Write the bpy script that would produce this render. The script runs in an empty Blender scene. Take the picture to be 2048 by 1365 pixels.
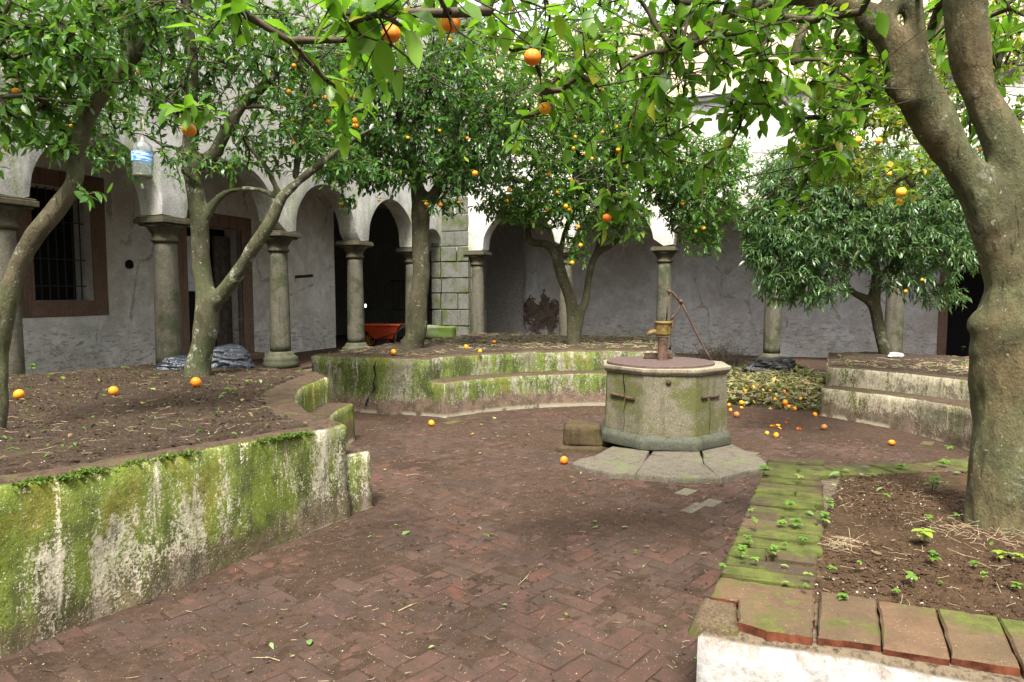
import bpy, bmesh, math, random
import numpy as np
from mathutils import Vector, Matrix, noise as mn
from mathutils.geometry import delaunay_2d_cdt
random.seed(7); RNG = np.random.default_rng(11)
scene = bpy.context.scene
C = scene.collection
# ------------------------------------------------------------------ camera
CAMZ = 1.6; PITCH = math.atan(95/1365)
cam = bpy.data.objects.new('camera', bpy.data.cameras.new('camera'))
C.objects.link(cam); cam.location = (0, 0, CAMZ); cam.rotation_euler = (math.pi/2-PITCH, 0, 0)
cam.data.lens = 24; cam.data.sensor_width = 36; cam.data.clip_start = .05; cam.data.clip_end = 500
scene.camera = cam
# ------------------------------------------------------------------ sky, sun, exposure
SUN_EL, SUN_AZ = math.radians(56), math.radians(186)     # azimuth clockwise from +Y
w = bpy.data.worlds.new("World"); scene.world = w; w.use_nodes = True
wn = w.node_tree; bg = wn.nodes['Background']
sky = wn.nodes.new('ShaderNodeTexSky'); sky.sky_type = 'NISHITA'; sky.sun_disc = False
sky.sun_elevation = SUN_EL; sky.sun_rotation = SUN_AZ; sky.air_density = 1.0; sky.dust_density = 7.0; sky.ozone_density = .5
mxw = wn.nodes.new('ShaderNodeMix'); mxw.data_type = 'RGBA'; mxw.inputs[0].default_value = .6; mxw.inputs[7].default_value = (6.3, 6.1, 5.8, 1)
wn.links.new(sky.outputs[0], mxw.inputs[6]); wn.links.new(mxw.outputs[2], bg.inputs[0]); bg.inputs[1].default_value = .15
sl = bpy.data.lights.new('sun', 'SUN'); sl.energy = 2.8; sl.angle = math.radians(13); sl.color = (1, .95, .84)
so = bpy.data.objects.new('sun', sl); C.objects.link(so)
sd = Vector((math.sin(SUN_AZ)*math.cos(SUN_EL), math.cos(SUN_AZ)*math.cos(SUN_EL), math.sin(SUN_EL)))
so.rotation_euler = sd.to_track_quat('Z', 'Y').to_euler()
scene.view_settings.view_transform = 'Standard'; scene.view_settings.look = 'None'
scene.view_settings.exposure = 1.62; scene.view_settings.gamma = 1
scene.cycles.max_bounces = 6; scene.cycles.diffuse_bounces = 3; scene.cycles.transparent_max_bounces = 8
scene.cycles.use_denoising = True
# ------------------------------------------------------------------ measuring helpers
FWD = Vector((0, math.cos(PITCH), -math.sin(PITCH))); UPV = Vector((0, math.sin(PITCH), math.cos(PITCH)))
def ray(px, py): return FWD + Vector(((px-1024)/1365, 0, 0)) + UPV*((682.5-py)/1365)
def P(px, py, d):                      # point of the place at depth d on the sight line of a photo point
    r = ray(px, py); return Vector((0, 0, CAMZ)) + r*(d/r.y)
SLOPE = .018
def gz(x, y): return -SLOPE*max(y, -5)
def G(px, py, z=0, k=SLOPE):           # point on the level z (falling k per metre)
    r = ray(px, py); t = (z-CAMZ)/(r.z+k*r.y); return Vector((0, 0, CAMZ)) + r*t
A = Vector((.36, .933, 0)).normalized(); B = Vector((.933, -.36, 0)).normalized()
COL2 = Vector((-4.385, 12.9, 0))       # a column of the left arcade
CORN = Vector((-.93, 18.6, 0))         # column at the inner corner
def LA(s, b=0, z=0): v = COL2 + A*s + B*b; return Vector((v.x, v.y, z))
def BA(s, a=0, z=0): v = CORN + B*s + A*a; return Vector((v.x, v.y, z))
FL, FB, ZC = .2, -.1, 2.75             # gallery floors, top of the capitals
CEN = Vector((1.55, 7.5, 0))           # centre of the round plaza
# ------------------------------------------------------------------ object helpers
def setp(o, label=None, cat=None, group=None, kind=None):
    if label: o['label'] = label
    if cat: o['category'] = cat
    if group: o['group'] = group
    if kind: o['kind'] = kind
    return o
def empty(name, loc, label, cat, group=None, rz=0):
    o = bpy.data.objects.new(name, None); C.objects.link(o); o.location = loc; o.rotation_euler.z = rz
    o.empty_display_size = .1
    return setp(o, label, cat, group)
def link(name, me, parent=None, world=True):
    o = bpy.data.objects.new(name, me); C.objects.link(o)
    if parent is not None:
        o.parent = parent
        if world: o.matrix_parent_inverse = Matrix.LocRotScale(parent.location, parent.rotation_euler, parent.scale).inverted()
    return o
def shade(me, sm=True):
    me.polygons.foreach_set('use_smooth', [sm]*len(me.polygons)); me.update()
def mk(name, V, F, m, parent=None, smooth=False, world=True):
    me = bpy.data.meshes.new(name); me.from_pydata([tuple(v) for v in V], [], F)
    if m: me.materials.append(m)
    if smooth: shade(me)
    return link(name, me, parent, world)
def bulk(name, V, F, m, parent=None, smooth=True, attr=None, world=True):
    """numpy arrays straight into one mesh; attr: per-vertex float 'tint'"""
    me = bpy.data.meshes.new(name); nv, nf, k = len(V), len(F), F.shape[1]
    me.vertices.add(nv); me.vertices.foreach_set('co', np.asarray(V, dtype=np.float32).ravel())
    me.loops.add(nf*k); me.loops.foreach_set('vertex_index', np.asarray(F, dtype=np.int32).ravel())
    me.polygons.add(nf); me.polygons.foreach_set('loop_start', np.arange(0, nf*k, k, dtype=np.int32))
    me.polygons.foreach_set('loop_total', np.full(nf, k, dtype=np.int32))
    me.update(calc_edges=True)
    if attr is not None:
        a = me.attributes.new('tint', 'FLOAT', 'POINT'); a.data.foreach_set('value', np.asarray(attr, dtype=np.float32))
    me.materials.append(m)
    if smooth: shade(me)
    return link(name, me, parent, world)
class MB:
    def __init__(s): s.V = []; s.F = []
    def add(s, V, F):
        n = len(s.V); s.V += [Vector(v) for v in V]; s.F += [tuple(i+n for i in f) for f in F]; return s
    def box(s, c, sx, sy, sz, R=None):
        V = [Vector((x*sx/2, y*sy/2, z*sz/2)) for z in (-1, 1) for y in (-1, 1) for x in (-1, 1)]
        if R is not None: V = [R @ v for v in V]
        return s.add([Vector(c)+v for v in V], [(0, 2, 3, 1), (4, 5, 7, 6), (0, 1, 5, 4), (2, 6, 7, 3), (0, 4, 6, 2), (1, 3, 7, 5)])
    def tube(s, pts, rad, n=10, cap=True):
        pts = [Vector(p) for p in pts]
        if not hasattr(rad, '__len__'): rad = [rad]*len(pts)
        V = []; F = []; t0 = None
        for i, p in enumerate(pts):
            t = (pts[min(i+1, len(pts)-1)]-pts[max(i-1, 0)]).normalized()
            if t0 is None: u = t.orthogonal().normalized()
            else: u = (u-t*u.dot(t)).normalized()
            t0 = t; v = t.cross(u)
            V += [p+(u*math.cos(2*math.pi*k/n)+v*math.sin(2*math.pi*k/n))*rad[i] for k in range(n)]
        for i in range(len(pts)-1):
            F += [(i*n+k, i*n+(k+1) % n, (i+1)*n+(k+1) % n, (i+1)*n+k) for k in range(n)]
        if cap: F += [tuple(reversed(range(n))), tuple((len(pts)-1)*n+k for k in range(n))]
        return s.add(V, F)
    def lathe(s, prof, c=(0, 0, 0), n=32, sq=0, rot=0):
        V = []; F = []; c = Vector(c)
        for r, z in prof: V += [c+Vector((r*math.cos(rot+2*math.pi*k/n), r*math.sin(rot+2*math.pi*k/n), z)) for k in range(n)]
        for i in range(len(prof)-1): F += [(i*n+k, i*n+(k+1) % n, (i+1)*n+(k+1) % n, (i+1)*n+k) for k in range(n)]
        F += [tuple(reversed(range(n))), tuple((len(prof)-1)*n+k for k in range(n))]
        return s.add(V, F)
    def obj(s, name, m, parent=None, smooth=False, world=True, bevel=0, seg=2):
        o = mk(name, s.V, s.F, m, parent, smooth, world)
        if bevel:
            bm = bmesh.new(); bm.from_mesh(o.data)
            bmesh.ops.bevel(bm, geom=bm.edges[:], offset=bevel, segments=seg, profile=.6, affect='EDGES', clamp_overlap=True)
            bm.to_mesh(o.data); bm.free()
            if smooth: shade(o.data)
        return o
def rough(o, amp=.006, scale=6, cuts=0):
    """subdivide and push the surface about a little"""
    me = o.data; bm = bmesh.new(); bm.from_mesh(me)
    if cuts: bmesh.ops.subdivide_edges(bm, edges=bm.edges[:], cuts=cuts, use_grid_fill=True)
    bm.normal_update()
    for v in bm.verts:
        n = mn.noise(v.co*scale)+.5*mn.noise(v.co*scale*2.7)
        v.co += v.normal*n*amp
    bm.to_mesh(me); bm.free(); me.update(); return o
# ------------------------------------------------------------------ materials
class NT:
    def __init__(s, name):
        s.m = bpy.data.materials.new(name); s.m.use_nodes = True; s.t = s.m.node_tree
        s.b = s.t.nodes['Principled BSDF']; s.out = s.t.nodes['Material Output']
    def n(s, typ, **kw):
        nd = s.t.nodes.new(typ)
        for k, v in kw.items(): setattr(nd, k, v)
        return nd
    def l(s, a, b): s.t.links.new(a, b)
    def pos(s, obj=False):
        return s.n('ShaderNodeTexCoord').outputs['Object'] if obj else s.n('ShaderNodeNewGeometry').outputs['Position']
    def map(s, v, sc, off=(0, 0, 0), rot=(0, 0, 0)):
        nd = s.n('ShaderNodeMapping'); nd.inputs['Scale'].default_value = sc; nd.inputs['Location'].default_value = off
        nd.inputs['Rotation'].default_value = rot; s.l(v, nd.inputs[0]); return nd.outputs[0]
    def noise(s, v, scale, detail=4, rough=.6, dist=0):
        nd = s.n('ShaderNodeTexNoise'); nd.inputs['Scale'].default_value = scale; nd.inputs['Detail'].default_value = detail
        nd.inputs['Roughness'].default_value = rough; nd.inputs['Distortion'].default_value = dist; s.l(v, nd.inputs[0]); return nd.outputs[0]
    def voro(s, v, scale, feat='F1'):
        nd = s.n('ShaderNodeTexVoronoi', feature=feat); nd.inputs['Scale'].default_value = scale; s.l(v, nd.inputs[0]); return nd.outputs[0]
    def step(s, f, a, b):              # 0 below a, 1 above b (or reversed)
        nd = s.n('ShaderNodeMapRange', interpolation_type='SMOOTHSTEP'); s.l(f, nd.inputs[0])
        nd.inputs[1].default_value = a; nd.inputs[2].default_value = b; return nd.outputs[0]
    def math(s, op, a, b=None):
        nd = s.n('ShaderNodeMath', operation=op)
        for i, x in enumerate((a, b)):
            if x is None: continue
            if isinstance(x, (int, float)): nd.inputs[i].default_value = x
            else: s.l(x, nd.inputs[i])
        return nd.outputs[0]
    def mix(s, f, a, b, mode='MIX'):
        nd = s.n('ShaderNodeMix', data_type='RGBA', blend_type=mode)
        for sk, x in ((nd.inputs[0], f), (nd.inputs[6], a), (nd.inputs[7], b)):
            if isinstance(x, (int, float)): sk.default_value = x
            elif isinstance(x, tuple): sk.default_value = (*x, 1)
            else: s.l(x, sk)
        return nd.outputs[2]
    def mixf(s, f, a, b):
        nd = s.n('ShaderNodeMix', data_type='FLOAT'); nd.inputs[0].default_value = f; s.l(a, nd.inputs[2]); s.l(b, nd.inputs[3]); return nd.outputs[0]
    def bump(s, h, st=.3, dist=.02):
        nd = s.n('ShaderNodeBump'); nd.inputs['Strength'].default_value = st; nd.inputs['Distance'].default_value = dist
        s.l(h, nd.inputs['Height']); s.l(nd.outputs[0], s.b.inputs['Normal'])
    def done(s, col, rough=.9, spec=.25):
        if isinstance(col, tuple): s.b.inputs['Base Color'].default_value = (*col, 1)
        else: s.l(col, s.b.inputs['Base Color'])
        s.b.inputs['Specular IOR Level'].default_value = spec
        if isinstance(rough, (int, float)): s.b.inputs['Roughness'].default_value = rough
        else: s.l(rough, s.b.inputs['Roughness'])
        return s.m
def sepz(n, v):
    x = n.n('ShaderNodeSeparateXYZ'); n.l(v, x.inputs[0]); return x.outputs[2]
def plaster(name, base=(.62, .60, .57), moss=.3, green=(.16, .20, .05), dirt=(.22, .18, .13), dirty=.4, holes=True, seed=0, streak=1.0, damp=None, top=False, spot=None):
    """limewashed wall: patches of bare render, grime, algae running down, flaked spots"""
    n = NT(name); p = n.map(n.pos(), (1, 1, 1), (seed*3.1, seed*1.7, seed*.9))
    big = n.noise(p, .9, 5, .65); mid = n.noise(p, 3.3, 6, .7); fine = n.noise(p, 38, 4, .7)
    run = n.noise(n.map(p, (3.2, 3.2, .45)), 1.3, 6, .68); run2 = n.noise(n.map(p, (9, 9, .9)), 1, 4, .6)
    c = n.mix(n.step(mid, .36, .66), base, tuple(x*.60 for x in base)); c = n.mix(n.math('MULTIPLY', n.step(n.noise(p, .55, 6, .7, .6), .44, .60), .6), c, tuple(x*q for x, q in zip(base, (.62, .56, .50)))); vr = n.voro(n.map(n.pos(), (.9, .9, .55), (seed, seed, 0)), 1.0, 'DISTANCE_TO_EDGE'); ck_ = n.math('MULTIPLY', n.step(n.math('ADD', vr, n.math('MULTIPLY', n.math('SUBTRACT', mid, .5), .22)), .012, .002), n.step(big, .46, .54)); c = n.mix(n.math('MULTIPLY', ck_, .7), c, (.07, .06, .05))
    c = n.mix(n.math('MULTIPLY', n.step(big, .5, .72), dirty), c, dirt)
    c = n.mix(n.math('MULTIPLY', n.step(run, .62-moss*.35, .78-moss*.3), .85), c, n.mix(n.step(run2, .3, .7), green, tuple(min(1, x*2.0) for x in green)))
    c = n.mix(n.math('MULTIPLY', n.step(n.noise(n.map(p, (12, 12, .7), (5, 5, 5)), 1, 5, .7), .64, .74), .5*streak), c, (.12, .11, .08))
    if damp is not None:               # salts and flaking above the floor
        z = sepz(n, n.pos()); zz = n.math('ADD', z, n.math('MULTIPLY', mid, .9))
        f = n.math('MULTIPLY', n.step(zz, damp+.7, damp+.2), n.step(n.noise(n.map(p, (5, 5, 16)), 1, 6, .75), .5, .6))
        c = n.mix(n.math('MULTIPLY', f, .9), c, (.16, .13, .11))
    fl = n.step(n.noise(n.map(p, (6, 6, 9), (9, 2, 4)), 1.1, 7, .75), .68, .71)
    c = n.mix(n.math('MULTIPLY', fl, .75), c, (.24, .19, .15))
    c = n.mix(n.step(fine, .2, .9), c, n.mix(.5, c, (1, 1, 1)))
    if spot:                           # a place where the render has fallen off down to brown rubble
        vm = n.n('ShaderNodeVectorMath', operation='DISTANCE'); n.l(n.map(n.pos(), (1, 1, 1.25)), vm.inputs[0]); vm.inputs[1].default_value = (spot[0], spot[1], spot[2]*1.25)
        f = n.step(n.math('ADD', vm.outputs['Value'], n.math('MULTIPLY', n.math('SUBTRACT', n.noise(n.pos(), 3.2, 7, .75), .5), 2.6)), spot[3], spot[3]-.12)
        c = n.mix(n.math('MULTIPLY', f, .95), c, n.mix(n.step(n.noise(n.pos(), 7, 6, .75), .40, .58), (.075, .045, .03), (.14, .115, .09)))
    if top:
        nm = n.n('ShaderNodeNewGeometry').outputs['Normal']; c = n.mix(n.step(n.math('ADD', sepz(n, nm), n.math('MULTIPLY', mid, .3)), .72, .95), c, n.mix(n.step(fine, .4, .6), (.04, .03, .02), (.085, .065, .04)))
        z = sepz(n, n.pos()); f = n.math('MULTIPLY', n.step(n.math('ADD', z, n.math('MULTIPLY', n.noise(n.map(p, (16, 16, 3)), 1, 6, .75), .26)), .43, .52), n.step(fine, .3, .6)); c = n.mix(n.math('MULTIPLY', f, .9), c, (.15, .12, .085))
    h = n.math('ADD', n.math('MULTIPLY', mid, .6), n.math('ADD', n.math('MULTIPLY', fine, .22), n.math('MULTIPLY', fl, -.3)))
    n.bump(h, .55, .03); return n.done(c, .92, .15)
def mossy(name, base=(.58, .56, .47), seed=0, amount=.5, bright=(.22, .30, .04), zbase=0., brown=.5, grime=.5, white=.5):
    """planter walls: lime render under algae; every layer breaks up in grains, runs go downwards"""
    n = NT(name); pp = n.pos(); p = n.map(pp, (1, 1, 1), (seed*2.3, seed*1.1, seed)); zr_ = sepz(n, pp)
    fine = n.noise(p, 70, 4, .75); grain = n.noise(n.map(p, (1, 1, .55)), 26, 6, .75); mid = n.noise(p, 6, 6, .7)
    def lay(cov, thr, soft=.05, k=.85, g=None):
        return n.step(n.math('ADD', cov, n.math('MULTIPLY', n.math('SUBTRACT', g or n.mixf(.38, fine, grain), .5), k)), thr, thr+soft)
    c = n.mix(n.step(grain, .36, .64), base, tuple(x*.62 for x in base))
    c = n.mix(n.math('MULTIPLY', lay(n.noise(p, 1.5, 5, .65, .3), .56-grime*.2, .08), .8), c, n.mix(n.step(mid, .4, .6), tuple(x*.42 for x in base), (.13, .12, .08)))
    cov = n.mixf(.42, n.noise(n.map(p, (2.3, 2.3, 1.0)), 1, 5, .6, .5), n.noise(n.map(p, (9, 9, 1.2), (3, 1, 7)), 1, 5, .65))
    hue = n.noise(n.map(p, (2.6, 2.6, 1.5), (11, 3, 2)), 1, 5, .65)
    grn = n.mix(n.step(hue, .40, .50), tuple(x*.42 for x in bright), bright); grn = n.mix(n.step(hue, .52, .62), grn, (bright[0]*1.35, bright[1]*1.0, bright[2]))
    grn = n.mix(n.math('MULTIPLY', n.step(grain, .4, .7), .45), grn, tuple(x*.35 for x in bright))
    c = n.mix(n.math('MULTIPLY', lay(cov, .60-amount*.2, .05), .92), c, grn)
    wr_ = n.noise(n.map(p, (11, 11, .8), (6, 2, 1)), 1, 5, .6, .2)
    c = n.mix(n.math('MULTIPLY', lay(wr_, .70-white*.12, .05, .75), .9), c, tuple(min(.8, x*1.3) for x in base))
    c = n.mix(n.math('MULTIPLY', lay(n.noise(n.map(p, (8, 8, 1.1), (1, 4, 8)), 1, 6, .7), .60, .06), .7), c, (.085, .085, .05))
    hz_ = n.math('MULTIPLY', n.math('SUBTRACT', zbase+.42, n.math('ADD', zr_, n.math('MULTIPLY', n.noise(p, 2.2, 4, .6), .5))), 1.4)   # rises towards the foot
    c = n.mix(n.math('MULTIPLY', lay(n.math('ADD', hz_, .5), .38, .06, 1.2), brown), c, n.mix(n.step(mid, .4, .6), (.17, .115, .09), (.09, .065, .05)))
    c = n.mix(n.math('MULTIPLY', n.math('MULTIPLY', n.step(zr_, zbase+.075, zbase+.02), n.step(n.noise(p, 4, 4, .7), .42, .5)), .7), c, tuple(min(.8, x*1.2) for x in base))
    c = n.mix(n.math('MULTIPLY', n.step(n.noise(p, 95, 2, .5), .67, .70), .7), c, (.70, .68, .60))
    pit = n.step(n.voro(p, 24), .12, .05); c = n.mix(n.math('MULTIPLY', pit, .6), c, (.06, .05, .035))
    nm = n.n('ShaderNodeNewGeometry').outputs['Normal']; up_ = n.math('ADD', sepz(n, nm), n.math('MULTIPLY', mid, .35))
    c = n.mix(n.step(up_, .82, 1.02), c, n.mix(n.step(grain, .4, .62), (.095, .066, .048), n.mix(n.step(mid, .5, .6), (.055, .040, .030), (.09, .10, .03))))
    h = n.math('ADD', n.math('MULTIPLY', mid, .8), n.math('ADD', n.math('MULTIPLY', fine, .25), n.math('ADD', n.math('MULTIPLY', grain, .45), n.math('MULTIPLY', pit, -.3))))
    n.bump(h, .8, .03); return n.done(c, .95, .1)
def stone(name, base, obj=True, moss=.3, green=(.10, .13, .045), spk=.5, sc=1.0, zfoot=None):
    n = NT(name); p = n.pos(obj)
    if obj:
        r = n.n('ShaderNodeObjectInfo').outputs['Random']; v = n.n('ShaderNodeVectorMath', operation='ADD'); n.l(p, v.inputs[0])
        cx = n.n('ShaderNodeCombineXYZ'); n.l(n.math('MULTIPLY', r, 37), cx.inputs[0]); n.l(n.math('MULTIPLY', r, 13), cx.inputs[1]); n.l(cx.outputs[0], v.inputs[1]); p = v.outputs[0]
    big = n.noise(p, 2.2*sc, 6, .65); g = n.noise(p, 90*sc, 3, .7); mid = n.noise(p, 12*sc, 6, .7); runs_ = n.noise(n.map(p, (9, 9, .9)), 1, 5, .65)
    c = n.mix(n.step(g, .32, .68), tuple(x*.55 for x in base), tuple(min(1, x*1.35) for x in base))
    c = n.mix(n.math('MULTIPLY', n.step(mid, .35, .75), .5), c, tuple(x*.5 for x in base))
    c = n.mix(n.math('MULTIPLY', n.step(runs_, .50, .66), .6), c, tuple(x*.42 for x in base))
    c = n.mix(n.step(n.math('ADD', big, n.math('MULTIPLY', mid, .25)), .78-moss*.45, .95-moss*.4), c, green)
    c = n.mix(n.math('MULTIPLY', n.step(n.voro(p, 34*sc), .16, .10), spk), c, tuple(min(1, x*2.2) for x in base))
    if zfoot is not None:
        z = sepz(n, n.pos(obj)); c = n.mix(n.math('MULTIPLY', n.step(n.math('ADD', z, big), zfoot+.9, zfoot+.35), .8), c, green)
    n.bump(n.math('ADD', n.math('MULTIPLY', g, .3), mid), .6, .015); return n.done(c, .88, .2)
def flat(name, col, rough=.6, spec=.4, var=.35, sc=14, metal=0, bump=.2):
    n = NT(name); p = n.pos(True); f = n.noise(p, sc, 6, .7)
    c = n.mix(n.step(f, .3, .75), tuple(x*(1-var) for x in col), tuple(min(1, x*(1+var)) for x in col))
    n.b.inputs['Metallic'].default_value = metal; n.bump(f, bump, .01); return n.done(c, rough, spec)
def bark(name, a=(.17, .155, .10), b=(.085, .10, .045), lich=.45, seed=0):
    n = NT(name); p = n.map(n.pos(), (1, 1, 1), (seed*1.9, seed, seed*2.1))
    big = n.noise(p, 2.4, 5, .6); mid = n.noise(n.map(p, (1, 1, .45)), 14, 7, .72); fine = n.noise(n.map(p, (1, 1, .6)), 75, 4, .75)
    c = n.mix(n.step(big, .38, .62), a, b); c = n.mix(n.step(mid, .3, .72), n.mix(.55, c, (.03, .03, .02)), c)
    c = n.mix(n.step(fine, .25, .75), n.mix(.4, c, (.04, .035, .025)), c)
    l = n.math('MULTIPLY', n.step(n.noise(p, 5.0, 6, .72), .56, .62), n.step(n.noise(p, 42, 4, .75), .42, .54)); fis = n.step(n.noise(n.map(p, (34, 34, 5)), 1.0, 5, .7, .6), .60, .70)
    c = n.mix(n.math('MULTIPLY', fis, .5), c, (.035, .028, .018))
    c = n.mix(n.math('MULTIPLY', n.step(n.noise(p, 1.6, 5, .65, .5), .5, .62), .55), c, (.055, .048, .028))
    c = n.mix(n.math('MULTIPLY', l, lich), c, (.42, .44, .38))
    c = n.mix(n.math('MULTIPLY', n.step(n.noise(p, 30, 2, .5), .68, .72), .6), c, (.36, .38, .30))
    n.bump(n.math('ADD', n.math('ADD', n.math('MULTIPLY', mid, 1.0), n.math('MULTIPLY', fis, -.35)), n.math('MULTIPLY', fine, .45)), 1.0, .025); return n.done(c, .9, .15)
def leafmat(name, dark, light, yellow=(.30, .30, .03), trans=.35, rough=.38, obj=False):
    n = NT(name)
    if obj: t = n.n('ShaderNodeObjectInfo').outputs['Random']
    else: t = n.n('ShaderNodeAttribute', attribute_name='tint').outputs['Fac']
    c = n.mix(t, dark, light); c = n.mix(n.step(t, .93, .97), c, yellow)
    p = n.pos(); c = n.mix(n.math('MULTIPLY', n.noise(p, 40, 3, .6), .35), c, dark)
    gm = n.n('ShaderNodeNewGeometry'); c2 = n.mix(n.math('MULTIPLY', gm.outputs['Backfacing'], .45), c, tuple(min(1, x*1.3+.05) for x in light))
    n.done(c2, rough, .5)
    tr = n.n('ShaderNodeBsdfTranslucent'); n.l(n.mix(.6, c, (.16, .36, .012)), tr.inputs[0])
    mx = n.n('ShaderNodeMixShader'); mx.inputs[0].default_value = trans
    n.l(n.b.outputs[0], mx.inputs[1]); n.l(tr.outputs[0], mx.inputs[2]); n.l(mx.outputs[0], n.out.inputs[0]); return n.m
def soilmat(name, a=(.085, .056, .04), b=(.15, .10, .072), seed=0, moss=.0):
    n = NT(name); p = n.map(n.pos(), (1, 1, 1), (seed*3, seed*2, 0)); big = n.noise(p, 1.3, 5, .65); mid = n.noise(p, 14, 7, .75); fine = n.noise(p, 120, 3, .7)
    c = n.mix(n.step(mid, .3, .7), a, b); c = n.mix(n.math('MULTIPLY', n.step(big, .4, .7), .5), c, tuple(x*.6 for x in a))
    c = n.mix(n.step(fine, .62, .72), c, tuple(min(1, x*2.4) for x in b))
    c = n.mix(n.math('MULTIPLY', n.step(n.noise(p, 70, 1, .5), .72, .75), .7), c, (.42, .38, .30))
    if moss: c = n.mix(n.math('MULTIPLY', n.step(n.noise(p, 2.2, 6, .7), .60, .70), moss), c, (.10, .13, .035))
    n.bump(n.math('ADD', mid, n.math('MULTIPLY', fine, .4)), .8, .03); return n.done(c, .95, .15)
def brickmat(name, cols, moss=.0, dirt=.5, stuff=False, wet=0):
    n = NT(name); p = n.pos()
    r = n.n('ShaderNodeAttribute', attribute_name='tint').outputs['Fac'] if stuff else n.n('ShaderNodeObjectInfo').outputs['Random']
    cr = n.n('ShaderNodeValToRGB'); cr.color_ramp.interpolation = 'LINEAR'
    while len(cr.color_ramp.elements) < len(cols): cr.color_ramp.elements.new(.5)
    for i, cc in enumerate(cols): cr.color_ramp.elements[i].position = i/(len(cols)-1); cr.color_ramp.elements[i].color = (*cc, 1)
    n.l(r, cr.inputs[0]); c = cr.outputs[0]
    mid = n.noise(p, 9, 6, .72); fine = n.noise(p, 85, 4, .75); big = n.noise(p, 1.1, 5, .6)
    c = n.mix(n.step(fine, .3, .75), n.mix(.45, c, (.04, .025, .02)), c)
    gd = n.math('ADD', mid, n.math('MULTIPLY', n.math('SUBTRACT', fine, .5), .5)); c = n.mix(n.math('MULTIPLY', n.step(gd, .38, .60), dirt*.9), c, (.056, .037, .027))
    c = n.mix(n.math('MULTIPLY', n.step(n.math('ADD', big, n.math('MULTIPLY', n.math('SUBTRACT', gd, .5), .5)), .44, .64), dirt*.75), c, (.038, .026, .020))
    c = n.mix(n.math('MULTIPLY', n.step(n.noise(p, 110, 1, .5), .73, .76), .6), c, (.40, .36, .30))
    if moss:
        f = n.step(n.math('ADD', n.noise(p, 3.0, 5, .7), n.math('MULTIPLY', fine, .12)), .62-moss*.35, .74-moss*.3)
        c = n.mix(n.math('MULTIPLY', f, .9), c, n.mix(n.step(mid, .35, .65), (.045, .060, .012), (.105, .125, .025)))
    n.bump(n.math('ADD', n.math('MULTIPLY', mid, .8), n.math('MULTIPLY', fine, .45)), .6, .012)
    return n.done(c, .82, .25)
def orangemat(name, a=(.82, .20, .006), b=(.95, .42, .012)):
    n = NT(name); p = n.pos(True); c = n.mix(n.n('ShaderNodeObjectInfo').outputs['Random'], a, b)
    c = n.mix(n.step(n.noise(p, 30, 4, .7), .68, .75), c, tuple(x*.5 for x in a))
    n.bump(n.noise(p, 220, 2, .5), .35, .004); return n.done(c, .42, .5)

M = {}
M['plL'] = plaster('lime_plaster_stained', (.44, .44, .43), .50, (.10, .13, .035), (.17, .16, .11), .9, seed=1, streak=1.3)
M['plB'] = plaster('lime_plaster_back', (.52, .52, .51), .36, (.13, .16, .05), (.26, .23, .18), .6, seed=2)
M['plI'] = plaster('gallery_plaster', (.66, .66, .63), .05, (.12, .13, .07), (.24, .20, .17), .7, seed=3, streak=.6, damp=1.0)
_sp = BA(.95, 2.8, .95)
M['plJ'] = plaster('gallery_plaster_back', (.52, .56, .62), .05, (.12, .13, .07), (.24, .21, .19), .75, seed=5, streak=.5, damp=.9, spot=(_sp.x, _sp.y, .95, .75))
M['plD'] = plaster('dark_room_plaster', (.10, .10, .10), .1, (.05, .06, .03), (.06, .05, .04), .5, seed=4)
M['ochre'] = plaster('ochre_rubble_render', (.44, .32, .18), .12, (.14, .15, .05), (.30, .14, .08), .95, seed=6)
M['mossL'] = mossy('algae_render_left', (.54, .51, .39), seed=1, amount=.98, bright=(.155, .215, .025), zbase=-.14, brown=.7, grime=.55, white=.75)
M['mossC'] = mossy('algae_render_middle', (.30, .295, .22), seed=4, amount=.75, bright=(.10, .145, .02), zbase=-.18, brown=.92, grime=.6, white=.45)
M['mossR'] = mossy('algae_render_right', (.52, .47, .35), seed=7, amount=.25, bright=(.11, .14, .02), zbase=-.16, brown=.75, grime=.55, white=.6)
M['white'] = plaster('white_render_front', (.40, .405, .415), .02, (.16, .17, .09), (.30, .27, .22), .8, seed=9, streak=.6, top=True)
M['col'] = stone('granite_column', (.125, .118, .092), True, .40, (.048, .058, .028), .45, zfoot=.1)
M['capt'] = stone('granite_capital', (.10, .09, .062), True, .3, (.06, .065, .032), .3)
M['block'] = stone('granite_block', (.15, .153, .14), True, .45, (.075, .095, .035), .4)
M['mortar'] = flat('old_mortar', (.13, .13, .08), .95, .1, .4, 20)
M['well'] = stone('well_stone', (.165, .152, .11), False, .56, (.09, .095, .036), .8)
M['rim'] = stone('well_rim_stone', (.27, .24, .18), False, .3, (.16, .16, .08), .4)
M['wbase'] = stone('well_base_stone', (.085, .09, .07), False, .25, (.08, .095, .04), .3)
M['slab'] = stone('paving_slab', (.135, .120, .095), False, .35, (.12, .14, .06), .4)
M['bstone'] = stone('mossy_block', (.075, .055, .03), False, .35, (.075, .07, .02), .3)
M['frame'] = stone('window_stone', (.19, .125, .095), False, .08, (.12, .11, .07), .2)
M['rust'] = flat('rusted_iron', (.085, .052, .036), .75, .3, .5, 18, 0, .3)
M['plate'] = flat('chequered_iron', (.125, .088, .08), .55, .4, .3, 22, .2, .3)
M['pumpy'] = flat('worn_yellow_paint_iron', (.17, .12, .035), .6, .35, .6, 16, 0, .3)
M['irond'] = flat('dark_iron', (.035, .032, .03), .7, .3, .3)
M['wood'] = flat('old_wood', (.075, .06, .05), .8, .2, .4, 9)
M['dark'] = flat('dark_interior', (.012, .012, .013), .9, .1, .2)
M['soilL'] = soilmat('soil_left', (.038, .026, .018), (.074, .052, .037), 1, .25)
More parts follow.
